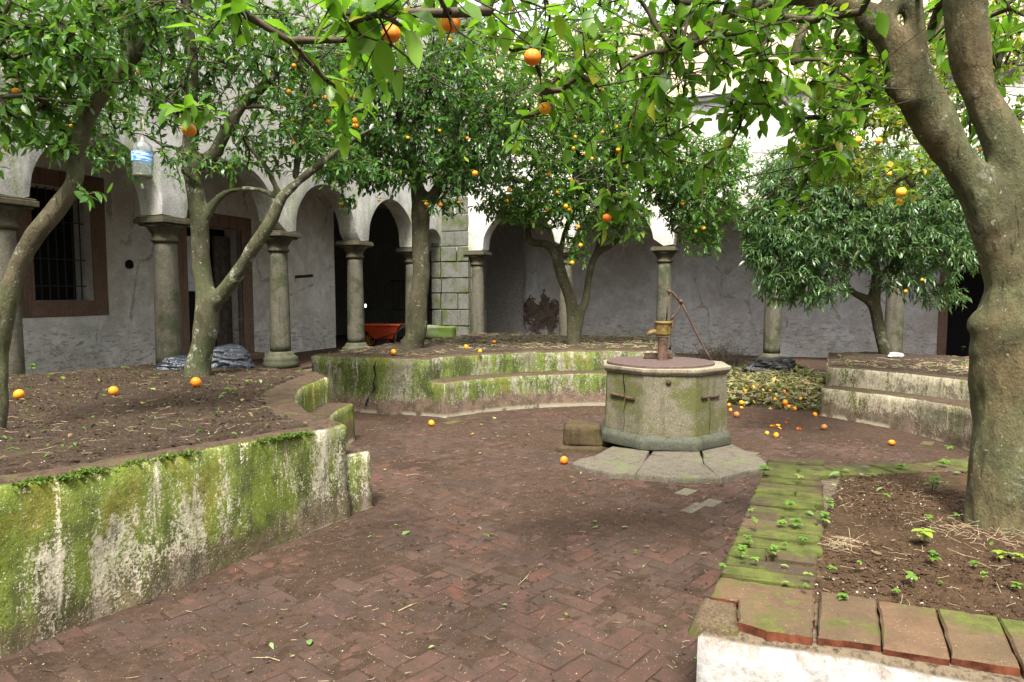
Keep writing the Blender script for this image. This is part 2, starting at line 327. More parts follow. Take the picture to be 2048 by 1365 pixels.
M['soilC'] = soilmat('soil_middle', (.045, .033, .024), (.085, .064, .047), 2, .45)
M['soilR'] = soilmat('soil_right', (.050, .030, .017), (.105, .067, .040), 3, 0)
M['earth'] = soilmat('packed_earth', (.046, .030, .021), (.088, .056, .040), 4, .12)
BC = [(.055, .034, .028), (.096, .046, .034), (.074, .049, .040), (.125, .050, .032), (.088, .054, .042), (.108, .054, .043), (.066, .042, .035), (.102, .064, .044)]
M['brick'] = brickmat('paving_brick', BC, 0, .95); M['brickS'] = brickmat('paving_brick_far', BC, 0, .95, True)
M['tileM'] = brickmat('mossy_cap_brick', [(.15, .085, .055), (.08, .065, .035), (.16, .10, .06), (.10, .09, .05)], .42, .55)
M['tileF'] = brickmat('cap_tile', [(.17, .105, .060), (.145, .105, .055), (.18, .105, .062)], .30, .35)
M['rawred'] = flat('fresh_broken_brick', (.125, .042, .024), .9, .1, .75, 9)
M['orange'] = orangemat('orange_peel'); M['yel'] = orangemat('yellow_peel', (.80, .42, .03), (.85, .52, .04)); M['rot'] = orangemat('spoiled_peel', (.35, .13, .04), (.5, .2, .05))
M['leafD'] = leafmat('leaf_dark', (.024, .080, .022), (.09, .23, .035), (.26, .34, .04), .40, .28)
M['leafM'] = leafmat('leaf_mid', (.034, .105, .022), (.13, .29, .035), (.30, .36, .04), .42, .29)
M['leafB'] = leafmat('leaf_bright', (.055, .17, .014), (.20, .38, .028), (.42, .38, .03), .58, .38)
M['leafY'] = leafmat('leaf_yellowing', (.10, .16, .015), (.26, .31, .03), (.5, .42, .03), .6, .4)
M['leafDo'] = leafmat('leaf_dark_single', (.020, .068, .020), (.075, .19, .032), (.22, .28, .03), .30, .36, True)
M['leafMo'] = leafmat('leaf_mid_single', (.028, .088, .020), (.10, .23, .030), (.30, .30, .03), .35, .36, True)
M['leafBo'] = leafmat('leaf_bright_single', (.055, .17, .014), (.21, .39, .028), (.42, .38, .03), .58, .38, True)
M['leafG'] = leafmat('leaf_narrow', (.038, .098, .038), (.13, .24, .075), (.24, .30, .06), .30, .27)
M['weed'] = leafmat('weed_leaf', (.06, .15, .02), (.16, .30, .04), (.3, .35, .05), .35, .5)
M['litter'] = flat('dry_litter', (.34, .27, .18), .9, .1, .5, 30)
M['pebble'] = flat('pale_grit', (.42, .38, .33), .9, .1, .4, 30)
M['moss'] = leafmat('moss_tuft', (.05, .09, .008), (.12, .20, .02), (.2, .25, .03), .2, .9)
M['bark1'] = bark('bark_left', (.19, .165, .105), (.125, .145, .065), .6, 1); M['bark2'] = bark('bark_second', (.145, .14, .085), (.09, .11, .05), .7, 2)
M['bark3'] = bark('bark_middle', (.12, .11, .07), (.08, .085, .04), .25, 3); M['bark6'] = bark('bark_big', (.21, .165, .090), (.145, .155, .078), .25, 6)
M['twig'] = flat('twig_bark', (.085, .07, .05), .9, .1, .4, 20)
M['rawdark'] = flat('weathered_brick_edge', (.13, .07, .045), .9, .1, .4, 20)
M['mortarm'] = stone('mossy_mortar', (.11, .08, .05), False, .6, (.075, .085, .02), .4)
# ================================================================== ground
def grid(name, x0, x1, y0, y1, st, zf, m, kind='structure'):
    xs = np.arange(x0, x1+st/2, st); ys = np.arange(y0, y1+st/2, st); nx, ny = len(xs), len(ys)
    V = np.array([(x, y, zf(x, y)) for y in ys for x in xs], dtype=np.float32)
    i = np.arange((nx-1)*(ny-1)); a = (i//(nx-1))*nx+i % (nx-1)
    F = np.stack([a, a+1, a+nx+1, a+nx], 1); o = bulk(name, V, F, m); o['kind'] = kind; return o
def nz(x, y, s, k=0): return mn.noise(Vector((x*s, y*s, k)))
grid('ground', -60, 60, -20, 80, 4, lambda x, y: gz(x, y)-.06, M['earth'])
def earthz(x, y):
    d = math.hypot(x-1.0, (y-5.0)*.8)
    cover = max(0, min(1, (d-3.6)/2.2))*.014                        # far bricks disappear under dirt
    return gz(x, y)+.0045*nz(x, y, 9)+.010*nz(x, y, 1.3, 3)+.004*nz(x, y, 26)+.0015+cover
grid('dirt_path', -4.2, 6.6, 1.2, 13.4, .045, earthz, M['earth'])
# pavement of bricks in a herringbone; nearest 300 are parts, the rest one part
pave = empty('brick_pavement', (1, 5, gz(1, 5)), 'worn red brick herringbone pavement around the octagonal well, dusted with soil', None)
del_ = pave.get('label'); pave['kind'] = 'structure'
BL, BW = .224, .112
ang = math.radians(90-41); ca, sa = math.cos(ang), math.sin(ang)
def bvert(cx, cy, th, l, wd, dz, tx, ty):
    c, s = math.cos(th), math.sin(th); V = []
    for zz, ins in ((-.03, 0), (-.003, 0), (.0, .006)):
        for (u, v) in ((-1, -1), (1, -1), (1, 1), (-1, 1)):
            lx, ly = u*(l/2-ins), v*(wd/2-ins)
            V.append((cx+lx*c-ly*s, cy+lx*s+ly*c, zz+dz+lx*tx+ly*ty))
    return V
BF = [(0, 1, 5, 4), (1, 2, 6, 5), (2, 3, 7, 6), (3, 0, 4, 7), (4, 5, 9, 8), (5, 6, 10, 9), (6, 7, 11, 10), (7, 4, 8, 11), (8, 9, 10, 11)]
def in_front_bed(x, y):
    q = Vector((x-.73, y-2.47, 0)); side = Vector((1.07, 2.24, 0)).normalized(); nrm = Vector((side.y, -side.x, 0))
    return q.dot(nrm) > 0.08 and q.dot(side) > -.3 and (Vector((x, y, 0))-CEN).length > 2.75
def in_left_bed(x, y): return (x+2.296)*.886-(y-3.06)*.464 < -.03 and (y < 5.2)
bl = []
for i in range(-52, 53):
    for j in range(-52, 53):
        for q in (0, 1):
            # herringbone: unit step (1,1) with period 4 along the short way
            if q == 0: u = (j*1 + i*2)*BW + BW; v = (j*1 - i*2)*BW + BW*.5; th = 0
            else: u = (j*1 + i*2)*BW - BW*.5 + BW*2.0*0 ; v = (j*1 - i*2)*BW + BW*0; th = 1
            if q == 1: u = (j+i*2)*BW + BW*2.5 - BW*3; v = (j-i*2)*BW + BW*1
            x = 1.0+u*ca-v*sa; y = 5.0+u*sa+v*ca
            if not (1.4 < y < 12.2 and -3.2 < x < 5.4): continue
            if in_front_bed(x, y) or in_left_bed(x, y): continue
            dW = math.hypot(x-1.76, y-7.85)
            if dW < 1.0: continue
            if (Vector((x, y, 0))-CEN).length > 3.5 and y > 4.9 and not (-1.9 < x < -.9): continue
            if y < 3 and abs(x/y) > .9: continue
            bl.append((x, y, th))
bl.sort(key=lambda t: t[0]**2+t[1]**2)
rb = random.Random(5)
tv = []; tf = []; tt = []; meshes = []
for k, (x, y, th) in enumerate(bl):
    a = ang+th*math.pi/2+rb.uniform(-.02, .02); dz = rb.uniform(-.003, .005)-.002; l = BL-.008; wd = BW-.008
    if k < 300:
        if k < 24:
            me = bpy.data.meshes.new('brick')
            V = bvert(0, 0, 0, l, wd, 0, 0, 0); me.from_pydata([(vx+rb.uniform(-.003, .003), vy+rb.uniform(-.003, .003), vz+rb.uniform(-.0015, .0015)) for vx, vy, vz in V], [], BF); me.materials.append(M['brick']); meshes.append(me)
        o = bpy.data.objects.new('brick', meshes[k % 24]); C.objects.link(o); o.parent = pave
        o.location = Vector((x, y, gz(x, y)+dz+.004))-pave.location; o.rotation_euler = (rb.uniform(-.012, .012), rb.uniform(-.012, .012), a)
    else:
        n0 = len(tv); tv += [(vx, vy, vz+gz(x, y)+dz+.003) for vx, vy, vz in bvert(x, y, a, l, wd, 0, 0, 0)]
        tf += [tuple(i+n0 for i in f) for f in BF]; tt += [rb.random()]*12
o = bulk('brick_field', np.array(tv), np.array(tf), M['brickS'], pave, smooth=False, attr=tt); o['kind'] = 'stuff'
# a few pale replaced bricks before the well
for (px, py, l, wd) in ((1372, 986, .2, .12), (1422, 1008, .2, .12), (1388, 1018, .28, .1), (1855, 888, .2, .12), (1490, 910, .3, .2), (905, 846, .25, .12)):
    g = G(px, py)
    ob = mk('brick', bvert(g.x, g.y, ang, l, wd, g.z+.012, 0, 0), BF, M['slab'] if px < 1500 and px > 1000 else M['tileF'], pave)
# gallery floors with kerbs
def slab(name, pts, z0, z1, m):
    n = len(pts); V = [(p[0], p[1], z0) for p in pts]+[(p[0], p[1], z1) for p in pts]
    o = mk(name, V, [tuple(n+i for i in range(n)), *[(i, (i+1) % n, n+(i+1) % n, n+i) for i in range(n)]], m); o['kind'] = 'structure'; return o
slab('gallery_floor', [LA(-14, .42), LA(6.7, .42), LA(12, .42), LA(12, -5), LA(-14, -5)], -.5, FL, M['earth'])
slab('kerb', [LA(-14, .43), LA(-14, .62), LA(6.1, .62), LA(6.1, .43)], -.5, FL-.04, M['slab'])
slab('gallery_floor', [BA(-.6, -.5), BA(16, -.5), BA(16, 5), BA(-.6, 5)], -.6, FB, M['earth'])
slab('kerb', [BA(-.6, -.72), BA(16, -.72), BA(16, -.51), BA(-.6, -.51)], -.6, FB-.03, M['slab'])

# ================================================================== columns
def octring(r, z, n=8, rot=math.pi/8): return [(r*math.cos(rot+2*math.pi*k/n), r*math.sin(rot+2*math.pi*k/n), z) for k in range(n)]
def make_column(z0, z1, cap=.30, r=.185):
    H = z1-z0
    sh = MB(); sh.lathe([(r*.98, .30)]+[(r*(1.03-.16*t**1.5), .30+t*(H-.30-.36)) for t in [i/14 for i in range(15)]], n=28)
    sh = sh.obj('shaft', M['col'], smooth=True)
    ba = MB(); ba.lathe([(r*1.75, 0), (r*1.75, .10), (r*1.68, .115), (r*1.72, .16), (r*1.66, .20), (r*1.45, .225), (r*1.34, .24), (r*1.3, .27), (r*1.08, .31)], n=28)
    ba = ba.obj('base', M['col'], smooth=True)
    cp = MB(); zc = H-.36
    cp.lathe([(r*.9, zc-.03), (r*1.06, zc), (r*1.10, zc+.025), (r*.98, zc+.05), (r*.97, zc+.10), (r*1.1, zc+.13), (r*1.34, zc+.20), (r*1.5, zc+.225)], n=28)
    cp = cp.obj('capital', M['capt'], smooth=True)
    ab = MB()
    for (hw, za, zb) in ((.255, zc+.225, zc+.26), (cap, zc+.26, zc+.335), (cap-.02, zc+.335, zc+.36)):
        ab.box((0, 0, (za+zb)/2), hw*2, hw*2, zb-za-.001)
    ab = ab.obj('abacus', M['capt'], bevel=.014, seg=2)
    return [ba, sh, cp, ab]
rzA = math.atan2(A.y, A.x)
def place_column(parts, first, loc, label, group):
    t = empty('stone_column', loc, label, 'column', group, rzA)
    for p in parts:
        q = p if first else p.copy()
        if not first: C.objects.link(q)
        q.parent = t
protoL = make_column(FL, ZC)
lc = [(-4.95, 'dark granite column at the left edge of the photo behind the leaning tree trunk'), (-2.55, 'granite column just left of the forked tree, beside the barred window'),
      (0, 'granite column with mossy round base, right of the forked tree'), (2.5, 'granite column in front of the dark opening, left of the red wheelbarrow'),
      (5.05, 'narrow granite column half hidden behind the straight tree trunk')]
for i, (s, lab) in enumerate(lc): place_column(protoL, i == 0, LA(s, 0, FL), lab, 'columns of the left arcade')
protoB = make_column(FB, ZC-.02)
bc = [(0, 'slim granite column attached to the right side of the block pier'), (2.5, 'granite column behind the slender forked orange tree'),
      (5.0, 'pale granite column standing behind the hand pump'), (7.5, 'granite column with round base behind the leaf heap'),
      (10.0, 'granite column beside the short trunk of the bushy tree'), (12.5, 'granite column hidden behind the big right trunk')]
for i, (s, lab) in enumerate(bc): place_column(protoB, i == 0, BA(s, 0, FB), lab, 'columns of the back arcade')

# ================================================================== arcade walls
def arcade(name, org, dirv, nrm, spans, s0, s1, ztop, th, m, label, zi=ZC, rise=1.0):
    """wall on a row of columns; spans = [(a, b)] arch openings along dirv"""
    ss = set([s0, s1])
    for a, b in spans: ss |= {a, b} | {a+(b-a)*(.5-.5*math.cos(math.pi*k/22)) for k in range(1, 22)}
    x = s0
    while x < s1: ss.add(round(x, 3)); x += .4
    ss = sorted(ss); S = [ss[0]]
    for q in ss[1:]:
        if q-S[-1] > .012: S.append(q)
    def zb(s):
        for a, b in spans:
            if a-1e-6 <= s <= b+1e-6:
                r = (b-a)/2; c = (a+b)/2; return zi+.03+math.sqrt(max(0, 1-((s-c)/r)**2))*r*rise
        return zi
    rows = 16; V = []; F = []
    for side in (0, 1):
        for s in S:
            z0 = zb(s)
            for k in range(rows+1):
                z = z0+(ztop-z0)*(k/rows)**1.25
                off = (-th/2 if side == 0 else th/2); wob = .018*mn.noise(Vector((s*1.1, z*1.1, side*9)))+.008*mn.noise(Vector((s*4, z*4, side*9)))
                if k == 0: wob += .018*(1 if side == 0 else -1)
                p = org+dirv*s+nrm*(off+wob*(1)); V.append((p.x, p.y, z))
    n = len(S); R = rows+1
    for i in range(n-1):
        for k in range(rows):
            a = i*R+k; F.append((a, a+R, a+R+1, a+1)); b = n*R+a; F.append((b, b+1, b+R+1, b+R))
    base = len(V); q = 5                                              # soffit in strips
    for i in range(n):
        a = Vector(V[i*R]); b = Vector(V[n*R+i*R])
        for k in range(q+1): V.append(tuple(a.lerp(b, k/q)+Vector((0, 0, -.012*math.sin(math.pi*k/q)))))
    for i in range(n-1):
        for k in range(q):
            a = base+i*(q+1)+k; F.append((a, a+1, a+q+2, a+q+1))
        F.append((i*R+rows, (i+1)*R+rows, n*R+(i+1)*R+rows, n*R+i*R+rows))
    for i in (0, n-1):
        for k in range(rows): a = i*R+k; F.append((a, a+1, n*R+a+1, n*R+a))
    bm = bmesh.new(); me = bpy.data.meshes.new(name)
    me.from_pydata(V, [], F); bm.from_mesh(me); bmesh.ops.remove_doubles(bm, verts=bm.verts, dist=1e-4); bmesh.ops.recalc_face_normals(bm, faces=bm.faces); bm.to_mesh(me); bm.free()
    me.materials.append(m); shade(me, True)
    o = link(name, me); setp(o, label, 'wall')
    try:
        me.set_sharp_from_angle(angle=math.radians(40))
    except Exception: pass
    return o
hw = .235
colsL = [-12.45, -9.95, -7.45, -4.95, -2.55, 0, 2.5, 5.05]
spL = [(a+hw, b-hw) for a, b in zip(colsL[:-1], colsL[1:])]+[(5.05+hw, 6.35)]
wallL = arcade('arcade_wall', COL2, A, B, spL, -16, 6.9, 9.0, .46, M['plL'], 'tall stained white wall over round arches along the left gallery')
colsB = [0, 2.5, 5, 7.5, 10, 12.5, 15]
spB = [(a+hw, b-hw) for a, b in zip(colsB[:-1], colsB[1:])]
wallB = arcade('arcade_wall', CORN, B, A, spB, -1.0, 15.4, 6.05, .46, M['plB'], 'bright white wall over the arches of the back gallery, below the ledge')
# string course on top, a set-back rubble wall above
led = MB(); c = BA(7.2, 0, 6.11); R3 = Matrix.Rotation(math.atan2(B.y, B.x), 3, 'Z')
led.box(BA(7.2, -.06, 6.09), 16.4, .62, .08, R3).box(BA(7.2, -.1, 6.17), 16.4, .74, .07, R3)
led = led.obj('ledge', M['plB'], wallB, bevel=.015); rough(led, .02, 2, 6)
up = MB()
nseg = 60
for s_ in range(1):
    V = []; F = []
    for i in range(nseg+1):
        s = -1+16.4*i/nseg; top = 8.35+.35*mn.noise(Vector((s*.5, 2, 0)))+.10*mn.noise(Vector((s*3, 0, 0)))-.5*(s > 9)*min(1, (s-9)/3)
        for k in range(13):
            z = 6.2+(top-6.2)*k/12; wb = .05*mn.noise(Vector((s*1.4, z*1.4, 5)))+.025*mn.noise(Vector((s*5, z*5, 5)))
            p = BA(s, .35+wb, z); V.append(p)
        p = BA(s, 1.2, top-.1); V.append(p)
    for i in range(nseg):
        for k in range(13): F.append((i*14+k, (i+1)*14+k, (i+1)*14+k+1, i*14+k+1))
    up.add(V, F)
up = up.obj('rubble_wall', M['ochre'], None, True); setp(up, 'weathered ochre rubble wall set back above the white ledge', 'wall')
# ceilings over both galleries and the storey behind (keeps the galleries in shade)
def quad(name, pts, m, kind='structure'):
    o = mk(name, pts, [tuple(range(len(pts)))], m); o['kind'] = kind; return o
quad('gallery_ceiling', [LA(-13, -.2, 4.35), LA(9, -.2, 4.35), LA(9, -5.5, 4.35), LA(-13, -5.5, 4.35)], M['plI'])
quad('gallery_ceiling', [BA(-1.2, .2, 4.32), BA(15.4, .2, 4.32), BA(15.4, 4, 4.32), BA(-1.2, 4, 4.32)], M['plI'])
# ================================================================== gallery walls with openings
def holed(name, org, dirv, nrm, s0, s1, z0, z1, holes, m, label, damp=0, parent=None):
    """front skin on the line org+dirv*s (nrm points to the viewer) with rectangular holes; skin has reveals .5 deep"""
    S = sorted({s0, s1, *[h[0] for h in holes], *[h[1] for h in holes], *[round(s0+k*.5, 3) for k in range(int((s1-s0)/.5)+1)]})
    Z = sorted({z0, z1, *[h[2] for h in holes], *[h[3] for h in holes], *[round(z0+k*.4, 3) for k in range(int((z1-z0)/.4)+1)]})
    def pt(s, z, d=0): p = org+dirv*s-nrm*d; return (p.x, p.y, z)
    V = []; F = []
    def q(*ps): n = len(V); V.extend(ps); F.append(tuple(range(n, n+4)))
    for a, b in zip(S[:-1], S[1:]):
        for c_, d_ in zip(Z[:-1], Z[1:]):
            ms, mz = (a+b)/2, (c_+d_)/2
            if any(h[0] < ms < h[1] and h[2] < mz < h[3] for h in holes): continue
            q(pt(a, c_), pt(b, c_), pt(b, d_), pt(a, d_))
    for h in holes:
        a, b, c_, d_ = h
        q(pt(a, c_), pt(a, c_, .5), pt(a, d_, .5), pt(a, d_)); q(pt(b, c_), pt(b, d_), pt(b, d_, .5), pt(b, c_, .5))
        q(pt(a, d_), pt(a, d_, .5), pt(b, d_, .5), pt(b, d_)); q(pt(a, c_), pt(b, c_), pt(b, c_, .5), pt(a, c_, .5))
    bm = bmesh.new(); me = bpy.data.meshes.new(name); me.from_pydata(V, [], F); bm.from_mesh(me)
    bmesh.ops.remove_doubles(bm, verts=bm.verts, dist=1e-4); bm.normal_update()
    for v in bm.verts: v.co += nrm*(.012*mn.noise(v.co*1.2))
    bm.to_mesh(me); bm.free(); me.materials.append(m); o = link(name, me); setp(o, label, 'wall'); return o
WO = LA(0, -1.9)
gwl = holed('gallery_wall', WO, A, B, -13, 4.4, FL-.3, 4.4, [(-3.28, -2.31, 1.49, 3.28), (-.35, 1.10, FL, 2.95)], M['plI'], 'whitewashed inner wall of the left gallery with a barred window and a doorway')
def WA(s, d=0, z=0): p = WO+A*s+B*d; return Vector((p.x, p.y, z))
RA = Matrix.Rotation(rzA, 3, 'Z')
# barred window: part of the wall; surround stones, bars and shutter are its sub-parts
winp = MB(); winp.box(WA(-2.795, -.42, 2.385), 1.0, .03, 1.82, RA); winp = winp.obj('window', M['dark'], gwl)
def sub(o, name, mb, m, bevel=.008): return mb.obj(name, m, o, bevel=bevel)
for (s, z, ls, lz) in ((-3.41, 2.38, .26, 1.82), (-2.18, 2.38, .26, 1.82), (-2.795, 3.41, 1.5, .26), (-2.795, 1.36, 1.5, .26)):
    b_ = MB().box(WA(s, -.05, z), ls-.004, .14, lz-.004, RA); sub(winp, 'frame_stone', b_, M['frame'], .012)
for k in range(7):
    s = -3.2+k*.135; b_ = MB().tube([WA(s, -.16, 1.46), WA(s, -.16, 3.3)], .011, 6); sub(winp, 'bar', b_, M['irond'], 0)
for z in (1.72, 2.15, 2.75):
    b_ = MB().tube([WA(-3.3, -.16, z), WA(-2.29, -.16, z)], .009, 6); sub(winp, 'crossbar', b_, M['irond'], 0)
# doorway
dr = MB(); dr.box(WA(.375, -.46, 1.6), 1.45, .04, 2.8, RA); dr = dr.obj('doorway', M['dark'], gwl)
for (s, z, ls, lz) in ((1.25, .62, .3, .85), (1.25, 1.6, .3, 1.1), (1.25, 2.55, .3, .8), (-.5, 1.6, .3, 2.75), (.375, 3.08, 2.05, .27)):
    sub(dr, 'frame_stone', MB().box(WA(s, -.05, z), ls, .16, lz-.004, RA), M['frame'], .012)
sub(dr, 'threshold', MB().box(WA(.375, .08, .26), 2.0, .5, .14, RA), M['frame'], .02)
sub(dr, 'door_leaf', MB().box(WA(.85, -.3, 1.5), .45, .05, 2.6, RA), M['wood'], .004)
for k in range(3): sub(dr, 'plank', MB().box(WA(.70+k*.15, -.27, 1.5), .14, .02, 2.58, RA), M['wood'], .003)
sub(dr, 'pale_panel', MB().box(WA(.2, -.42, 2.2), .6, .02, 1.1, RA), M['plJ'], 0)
# peg, hole, small plate on the wall
pg = MB().tube([WA(2.85, -.05, 1.99), WA(2.87, .05, 1.995), WA(2.95, .42, 2.02)], .035, 8).obj('wooden_peg', M['wood'], gwl)
hl = MB().lathe([(.0, .0), (.07, .0), (.085, .015), (.05, .02), (.0, .02)], n=12).obj('wall_hole', M['dark'], gwl)
hl.matrix_parent_inverse = Matrix(); hl.location = WA(-1.62, .0, 2.11); hl.rotation_euler = (0, math.pi/2, math.atan2(B.y, B.x)); rough(hl, .02, 12)
MB().box(WA(4.2, .01, 1.78), .05, .02, .05, RA).obj('small_plate', M['pebble'], gwl)
# dark room beyond the opening, end walls
def wallq(name, pts, m, label):
    o = mk(name, pts, [tuple(range(len(pts)))], m); setp(o, label, 'wall'); return o
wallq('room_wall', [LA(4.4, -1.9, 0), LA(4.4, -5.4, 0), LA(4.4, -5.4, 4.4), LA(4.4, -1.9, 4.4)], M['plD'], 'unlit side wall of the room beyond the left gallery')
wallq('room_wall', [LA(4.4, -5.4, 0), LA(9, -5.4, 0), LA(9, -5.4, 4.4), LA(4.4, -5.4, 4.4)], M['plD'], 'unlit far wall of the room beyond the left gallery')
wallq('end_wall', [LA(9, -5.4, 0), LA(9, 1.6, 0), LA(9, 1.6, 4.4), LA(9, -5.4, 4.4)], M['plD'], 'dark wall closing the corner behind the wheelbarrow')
wallq('end_wall', [LA(-13, -2, 0), LA(-13, .3, 0), LA(-13, .3, 4.4), LA(-13, -2, 4.4)], M['plI'], 'plaster wall closing the near end of the left gallery')
# railing and pale wooden boards in the dark corner
rl = empty('iron_railing', LA(8.2, -1.9, FL), 'dark iron railing in the unlit corner behind the left arcade', 'railing')
MB().tube([LA(8.3, -2.6, 2.0), LA(8.3, -.9, 2.0)], .02, 6).obj('top_rail', M['irond'], rl)
MB().tube([LA(8.3, -2.6, 1.1), LA(8.3, -.9, 1.1)], .016, 6).obj('bottom_rail', M['irond'], rl)
for k in range(9): MB().tube([LA(8.3, -2.5+k*.19, 1.1), LA(8.3, -2.5+k*.19, 2.0)], .009, 5).obj('bar', M['irond'], rl)
for (px, py) in ((697, 612), (731, 612)):
    p = P(px, py, 19.6); q = MB().box(p, .03, .02, .09, RA).obj('window_slit', None, None)
    n = NT('daylight_slit'); n.b.inputs['Emission Color'].default_value = (.7, 1, .85, 1); n.b.inputs['Emission Strength'].default_value = 3; q.data.materials.append(n.m)
    setp(q, 'tiny slit of daylight in the dark corner, '+('left' if px < 710 else 'right')+' of the column before the dark opening', 'window slit')
pb = MB(); pb.box(LA(8.0, .35, 1.55), .08, .5, 2.9, RA); pb = pb.obj('pink_door', flat('faded_pink_paint', (.20, .09, .085), .7, .2, .3, 6), None, bevel=.01); setp(pb, 'faded pink door leaf leaning in the dark corner behind the wheelbarrow', 'door')

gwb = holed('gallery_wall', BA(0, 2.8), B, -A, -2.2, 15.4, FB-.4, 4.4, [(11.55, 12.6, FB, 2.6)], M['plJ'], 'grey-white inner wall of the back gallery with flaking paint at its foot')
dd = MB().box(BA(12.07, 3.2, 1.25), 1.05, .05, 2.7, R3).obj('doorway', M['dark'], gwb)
for (s, z, ls, lz) in ((11.47, 1.25, .2, 2.7), (12.68, 1.25, .2, 2.7), (12.07, 2.72, 1.4, .2)):
    sub(dd, 'frame_stone', MB().box(BA(s, 2.85, z), ls, .2, lz-.004, R3), M['frame'], .01)
wallq('end_wall', [BA(15.4, .2, -.4), BA(15.4, 2.9, -.4), BA(15.4, 2.9, 4.4), BA(15.4, .2, 4.4)], M['plI'], 'wall closing the far right end of the back gallery')
# ================================================================== corner pier of granite blocks
pier = MB().box(LA(6.95, .45, 4.4), 1.12, 1.12, 9.2, RA).obj('corner_pier', M['mortar'], None); setp(pier, 'corner pier of squared granite blocks with mossy joints between the two arcades', 'pier')
rp = random.Random(9)
z = -.15; row = 0
while z < 8.6:
    h = rp.uniform(.40, .47); cuts = [-.12, .16+rp.uniform(-.03, .03) if row % 2 else .20, 1.02] if row % 3 else [-.12, .17, .70+rp.uniform(-.1, .1), 1.02]
    for a, b in zip(cuts[:-1], cuts[1:]):
        o = MB().box(LA(6.39, (a+b)/2, z+h/2), .16+rp.uniform(0, .02), (b-a)-.03, h-.03, RA).obj('granite_block', M['block'], pier, bevel=.015); rough(o, .012, 6, 1)
    o = MB().box(LA(6.95, 1.02, z+h/2), .98, .08, h-.03, RA).obj('granite_block', M['block'], pier, bevel=.012)
    z += h; row += 1
# plastered storey above the pier joint
gs = MB(); gs.box(LA(6.6, -.1, 3.6), .5, .5, 1.5, RA)
# unseen plain courtyard walls, added to cut low sky light and darken the galleries
for nm, a, b, lab_ in (('added_courtyard_wall', LA(-16, 0), LA(-16, 24), 'unseen white wall added on the near side of the courtyard, behind the viewpoint'), ('added_courtyard_wall', LA(-16, 17.5), BA(15.6, -.3), 'unseen white wall added to close the far right side of the courtyard')):
    d_ = (b-a).normalized(); q_ = MB(); q_.box((a+b)/2+Vector((0, 0, 3.6)), (b-a).length, .4, 8.4, Matrix.Rotation(math.atan2(d_.y, d_.x), 3, 'Z')); q_ = q_.obj(nm, M['plB']); setp(q_, lab_, 'wall')
# ================================================================== raised beds
def resample(pts, st, closed=True):
    out = []; n = len(pts)
    for i in range(n if closed else n-1):
        a = Vector(pts[i][:2]); b = Vector(pts[(i+1) % n][:2]); k = max(1, round((b-a).length/st))
        out += [a.lerp(b, j/k) for j in range(k)]
    return out
def inset(o, d):
    n = len(o); r = []
    for i in range(n):
        t = (o[(i+1) % n]-o[i-1]).normalized(); r.append(o[i]+Vector((-t.y, t.x))*d)
    return r
def solid(name, outline, zb, zt, m, parent=None, st=.07, amp=.012, top_st=.12, tamp=.008, edge=.02, world=True):
    """rough masonry solid from a counter-clockwise outline; zt(x, y) the top"""
    o = resample(outline, st); n = len(o); V = []; F = []; rows = 9
    def wob(x, y, z): return amp*(mn.noise(Vector((x*2.2, y*2.2, z*2.2)))*1.3+.6*mn.noise(Vector((x*7, y*7, z*7)))+.3*mn.noise(Vector((x*19, y*19, z*19))))
    ins = inset(o, -1)
    for k in range(rows+1):
        for i in range(n):
            p = o[i]; nrm = ins[i]-p; z1 = zt(p.x, p.y)-edge; zz = zb+(z1-zb)*k/rows
            q = p+nrm*(wob(p.x, p.y, zz)+.02*(1-k/rows)); V.append((q.x, q.y, zz))
    i2 = inset(o, edge*1.2)
    for i in range(n): p = i2[i]; V.append((p.x, p.y, zt(p.x, p.y)-.002+.5*wob(p.x*1.3, p.y, 5)))
    for k in range(rows+1):
        for i in range(n): j = (i+1) % n; F.append((k*n+i, k*n+j, (k+1)*n+j, (k+1)*n+i))
    base = (rows+1)*n
    xs = [p.x for p in i2]; ys = [p.y for p in i2]; pts = list(i2); co = [(i, (i+1) % n) for i in range(n)]
    rr = random.Random(1); x = min(xs)
    poly = i2
    def inside(q):
        c = False; j = n-1
        for i in range(n):
            a, b = poly[i], poly[j]
            if (a.y > q.y) != (b.y > q.y) and q.x < (b.x-a.x)*(q.y-a.y)/(b.y-a.y)+a.x: c = not c
            j = i
        return c
    while x < max(xs):
        y = min(ys)
        while y < max(ys):
            q = Vector((x+rr.uniform(-.3, .3)*top_st, y+rr.uniform(-.3, .3)*top_st))
            if inside(q): pts.append(q)
            y += top_st
        x += top_st
    vo, eo, fo, *_ = delaunay_2d_cdt(pts, co, [], 1, 1e-5)
    base = len(V)
    for v in vo: V.append((v.x, v.y, zt(v.x, v.y)-.002+tamp*(mn.noise(Vector((v.x*6, v.y*6, 1)))+.5*mn.noise(Vector((v.x*17, v.y*17, 1))))+0*1))
    # boundary points keep the height of the rim ring
    for i in range(n):
        V[base+i] = V[(rows+1)*n+i] if (vo[i]-i2[i]).length < 1e-4 else V[base+i]
    F += [tuple(base+i for i in f) for f in fo]
    me = bpy.data.meshes.new(name); me.from_pydata(V, [], F); bm = bmesh.new(); bm.from_mesh(me)
    bmesh.ops.remove_doubles(bm, verts=bm.verts, dist=2e-4); bmesh.ops.recalc_face_normals(bm, faces=bm.faces); bm.to_mesh(me); bm.free()
    me.materials.append(m); shade(me); return link(name, me, parent, world)
